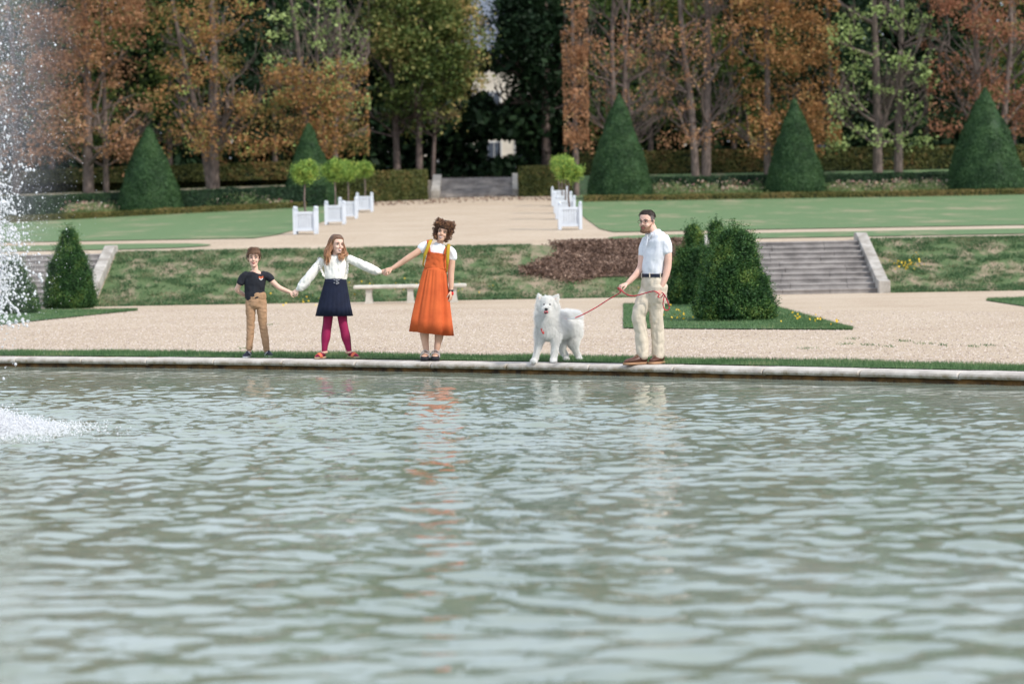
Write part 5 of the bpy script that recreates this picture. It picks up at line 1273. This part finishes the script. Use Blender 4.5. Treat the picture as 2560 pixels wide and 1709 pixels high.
g = G(); g.loft([W(0, 0, .85), W(0, 0, 1.1), W(0, 0, 1.35), W(0, 0, 1.42)], [(.17, .12), (.17, .12), (.2, .12), (.1, .07)], n=16); [g.loft([W(q*.19, 0, 1.36), W(q*.25, .01, 1.15)], [.06, .06], n=10) for q in (-1, 1)]; g.build('shirt', M_lil, wk, remesh=.01)
g = G(); g.loft([W(0, 0, .9), W(0, 0, .75)], [(.16, .12)]*2, n=16); [g.loft([W(q*.09, 0, .8), W(q*.1, -.05*q, .45), W(q*.1, .1*q, .06)], [.09, .065, .05], n=10) for q in (-1, 1)]; g.build('trousers', M_dk, wk, remesh=.01)
for q in (-1, 1): g = G(); shoe(g, W(q*.1, .15*q, 0), W(q*.1, .15*q-.26, 0), .09, .08); g.build('shoe', M_dk, wk)
g = G(); hairshell(g, HM, .012, lambda p: hairline(p)); g.build('hair', M_dh, wk)

# ------------------------------------------------------------------ fountain spray
def drop_mat():
    m, nt, b, o = newmat('spray_water'); b.inputs['Base Color'].default_value = (.9, .92, .95, 1); b.inputs['Roughness'].default_value = .25
    nt.links.new(ramp(nt, nz(nt, 9, 2), [(.3, (.92, .93, .95)), (.7, (.98, .98, .98))]), b.inputs['Base Color'])
    t = nt.nodes.new('ShaderNodeBsdfTranslucent'); t.inputs[0].default_value = (.95, .96, .98, 1); ms = nt.nodes.new('ShaderNodeMixShader'); ms.inputs[0].default_value = .45
    nt.links.new(b.outputs[0], ms.inputs[1]); nt.links.new(t.outputs[0], ms.inputs[2]); nt.links.new(ms.outputs[0], o.inputs[0]); return m
M_drop = drop_mat(); FY = 21.2; FX = -4.85
def drops(C, s, seed):
    rg = np.random.default_rng(seed); n = len(C); b = np.array([(1, 0, 0), (0, 1, 0), (-1, 0, 0), (0, -1, 0), (0, 0, 1), (0, 0, -1)], float)
    st = np.stack([s, s, s*rg.uniform(.8, 1.6, n)], -1); V = (C[:, None, :]+b[None]*st[:, None, :]).reshape(-1, 3)
    f = np.array([(0, 1, 4), (1, 2, 4), (2, 3, 4), (3, 0, 4), (1, 0, 5), (2, 1, 5), (3, 2, 5), (0, 3, 5)]); return V, (f[None]+6*np.arange(n)[:, None, None]).reshape(-1, 3)
rg = np.random.default_rng(90)
def dcloud(n, z0, z1, wf, smin, smax, pw_=3.):
    z = rg.uniform(z0, z1, n); r = np.abs(rg.normal(0, 1, n))*wf(z); a = rg.uniform(0, 6.283, n)
    C = np.stack([FX+r*np.cos(a), FY+.6*r*np.sin(a), z], -1); s = smin+(smax-smin)*rg.random(n)**pw_; return C, s
parts = []
C, s = dcloud(110000, -.15, 4.2, lambda z: .32+.04*z, .0015, .004); parts.append((C, s))
C, s = dcloud(8000, -.1, 4.2, lambda z: .30+.02*z, .004, .014); parts.append((C, s))
# stringy sheets and blobs low in the column
cl2 = rg.normal(0, 1, (420, 3))*np.array([.19, .22, .0])+np.array([FX+.1, FY, 0]); cl2[:, 2] = rg.uniform(.25, 2.6, 420)
dv = rg.normal(0, 1, (420, 3)); t = np.linspace(-1, 1, 14)
C = (cl2[:, None, :]+dv[:, None, :]*t[None, :, None]*.045+np.cross(dv, rg.normal(0, 1, (420, 3)))[:, None, :]*(t[None, :, None]**2)*.03).reshape(-1, 3)+rg.normal(0, .006, (420*14, 3)); s = rg.uniform(.004, .016, len(C)); parts.append((C, s))
wz = rg.normal(1.35, .38, 4800); C = np.stack([FX+.18+rg.normal(0, .17, 4800), FY+rg.normal(0, .2, 4800), wz], -1); parts.append((C, rg.uniform(.004, .014, 4800)))
C = np.concatenate([p[0] for p in parts]); s = np.concatenate([p[1] for p in parts]); k = (C[:, 2] > WZ+.02) & (rg.random(len(C)) < .05+.95*np.clip((C[:, 2]-.55)/.7, 0, 1))
V, Fc = drops(C[k], s[k], 5); tag(mk('fountain_spray', V, Fc, M_drop, None, True), 'white fountain spray of flying droplets at the left edge', 'fountain', kind='stuff')
# foam where the jet falls back
n = 70000; a = rg.uniform(0, 6.283, n); r = np.abs(rg.normal(0, 1, n)); C = np.stack([FX+.1+r*.40*np.cos(a), FY-.1+r*.45*np.sin(a), WZ+np.abs(rg.normal(0, .05, n))*np.exp(-r*r*.35)*1.7], -1)
V, Fc = drops(C, rg.uniform(.003, .009, n), 6); tag(mk('foam', V, Fc, M_drop, None, True), 'white foam churning on the water below the spray', 'foam', kind='stuff')

m, nt, b, out = newmat('mist'); nt.nodes.remove(b); pv = nt.nodes.new('ShaderNodeVolumePrincipled'); pv.inputs['Color'].default_value = (.95, .96, .98, 1); pv.inputs['Anisotropy'].default_value = .2
tco = nt.nodes.new('ShaderNodeTexCoord'); gt = nt.nodes.new('ShaderNodeTexGradient'); gt.gradient_type = 'SPHERICAL'; nt.links.new(tco.outputs['Object'], gt.inputs[0])
mm = nt.nodes.new('ShaderNodeMath'); mm.operation = 'MULTIPLY'; nt.links.new(gt.outputs['Fac'], mm.inputs[0]); nt.links.new(nz(nt, 2.5, 3), mm.inputs[1])
m2 = nt.nodes.new('ShaderNodeMath'); m2.operation = 'MULTIPLY'; m2.inputs[1].default_value = .95; nt.links.new(mm.outputs[0], m2.inputs[0]); nt.links.new(m2.outputs[0], pv.inputs['Density']); nt.links.new(pv.outputs[0], out.inputs['Volume'])
g = G(); g.ell((0, 0, 0), (1, 1, 1), nu=24, nv=14); mo = g.build('mist', m); mo.location = (FX-.15, FY, 3.2); mo.scale = (1.35, .9, 3.3); tag(mo, 'pale water mist drifting around the fountain spray', 'mist', kind='stuff')
# ------------------------------------------------------------------ render defaults
S.render.engine = 'CYCLES'; S.cycles.max_bounces = 6; S.cycles.transparent_max_bounces = 6
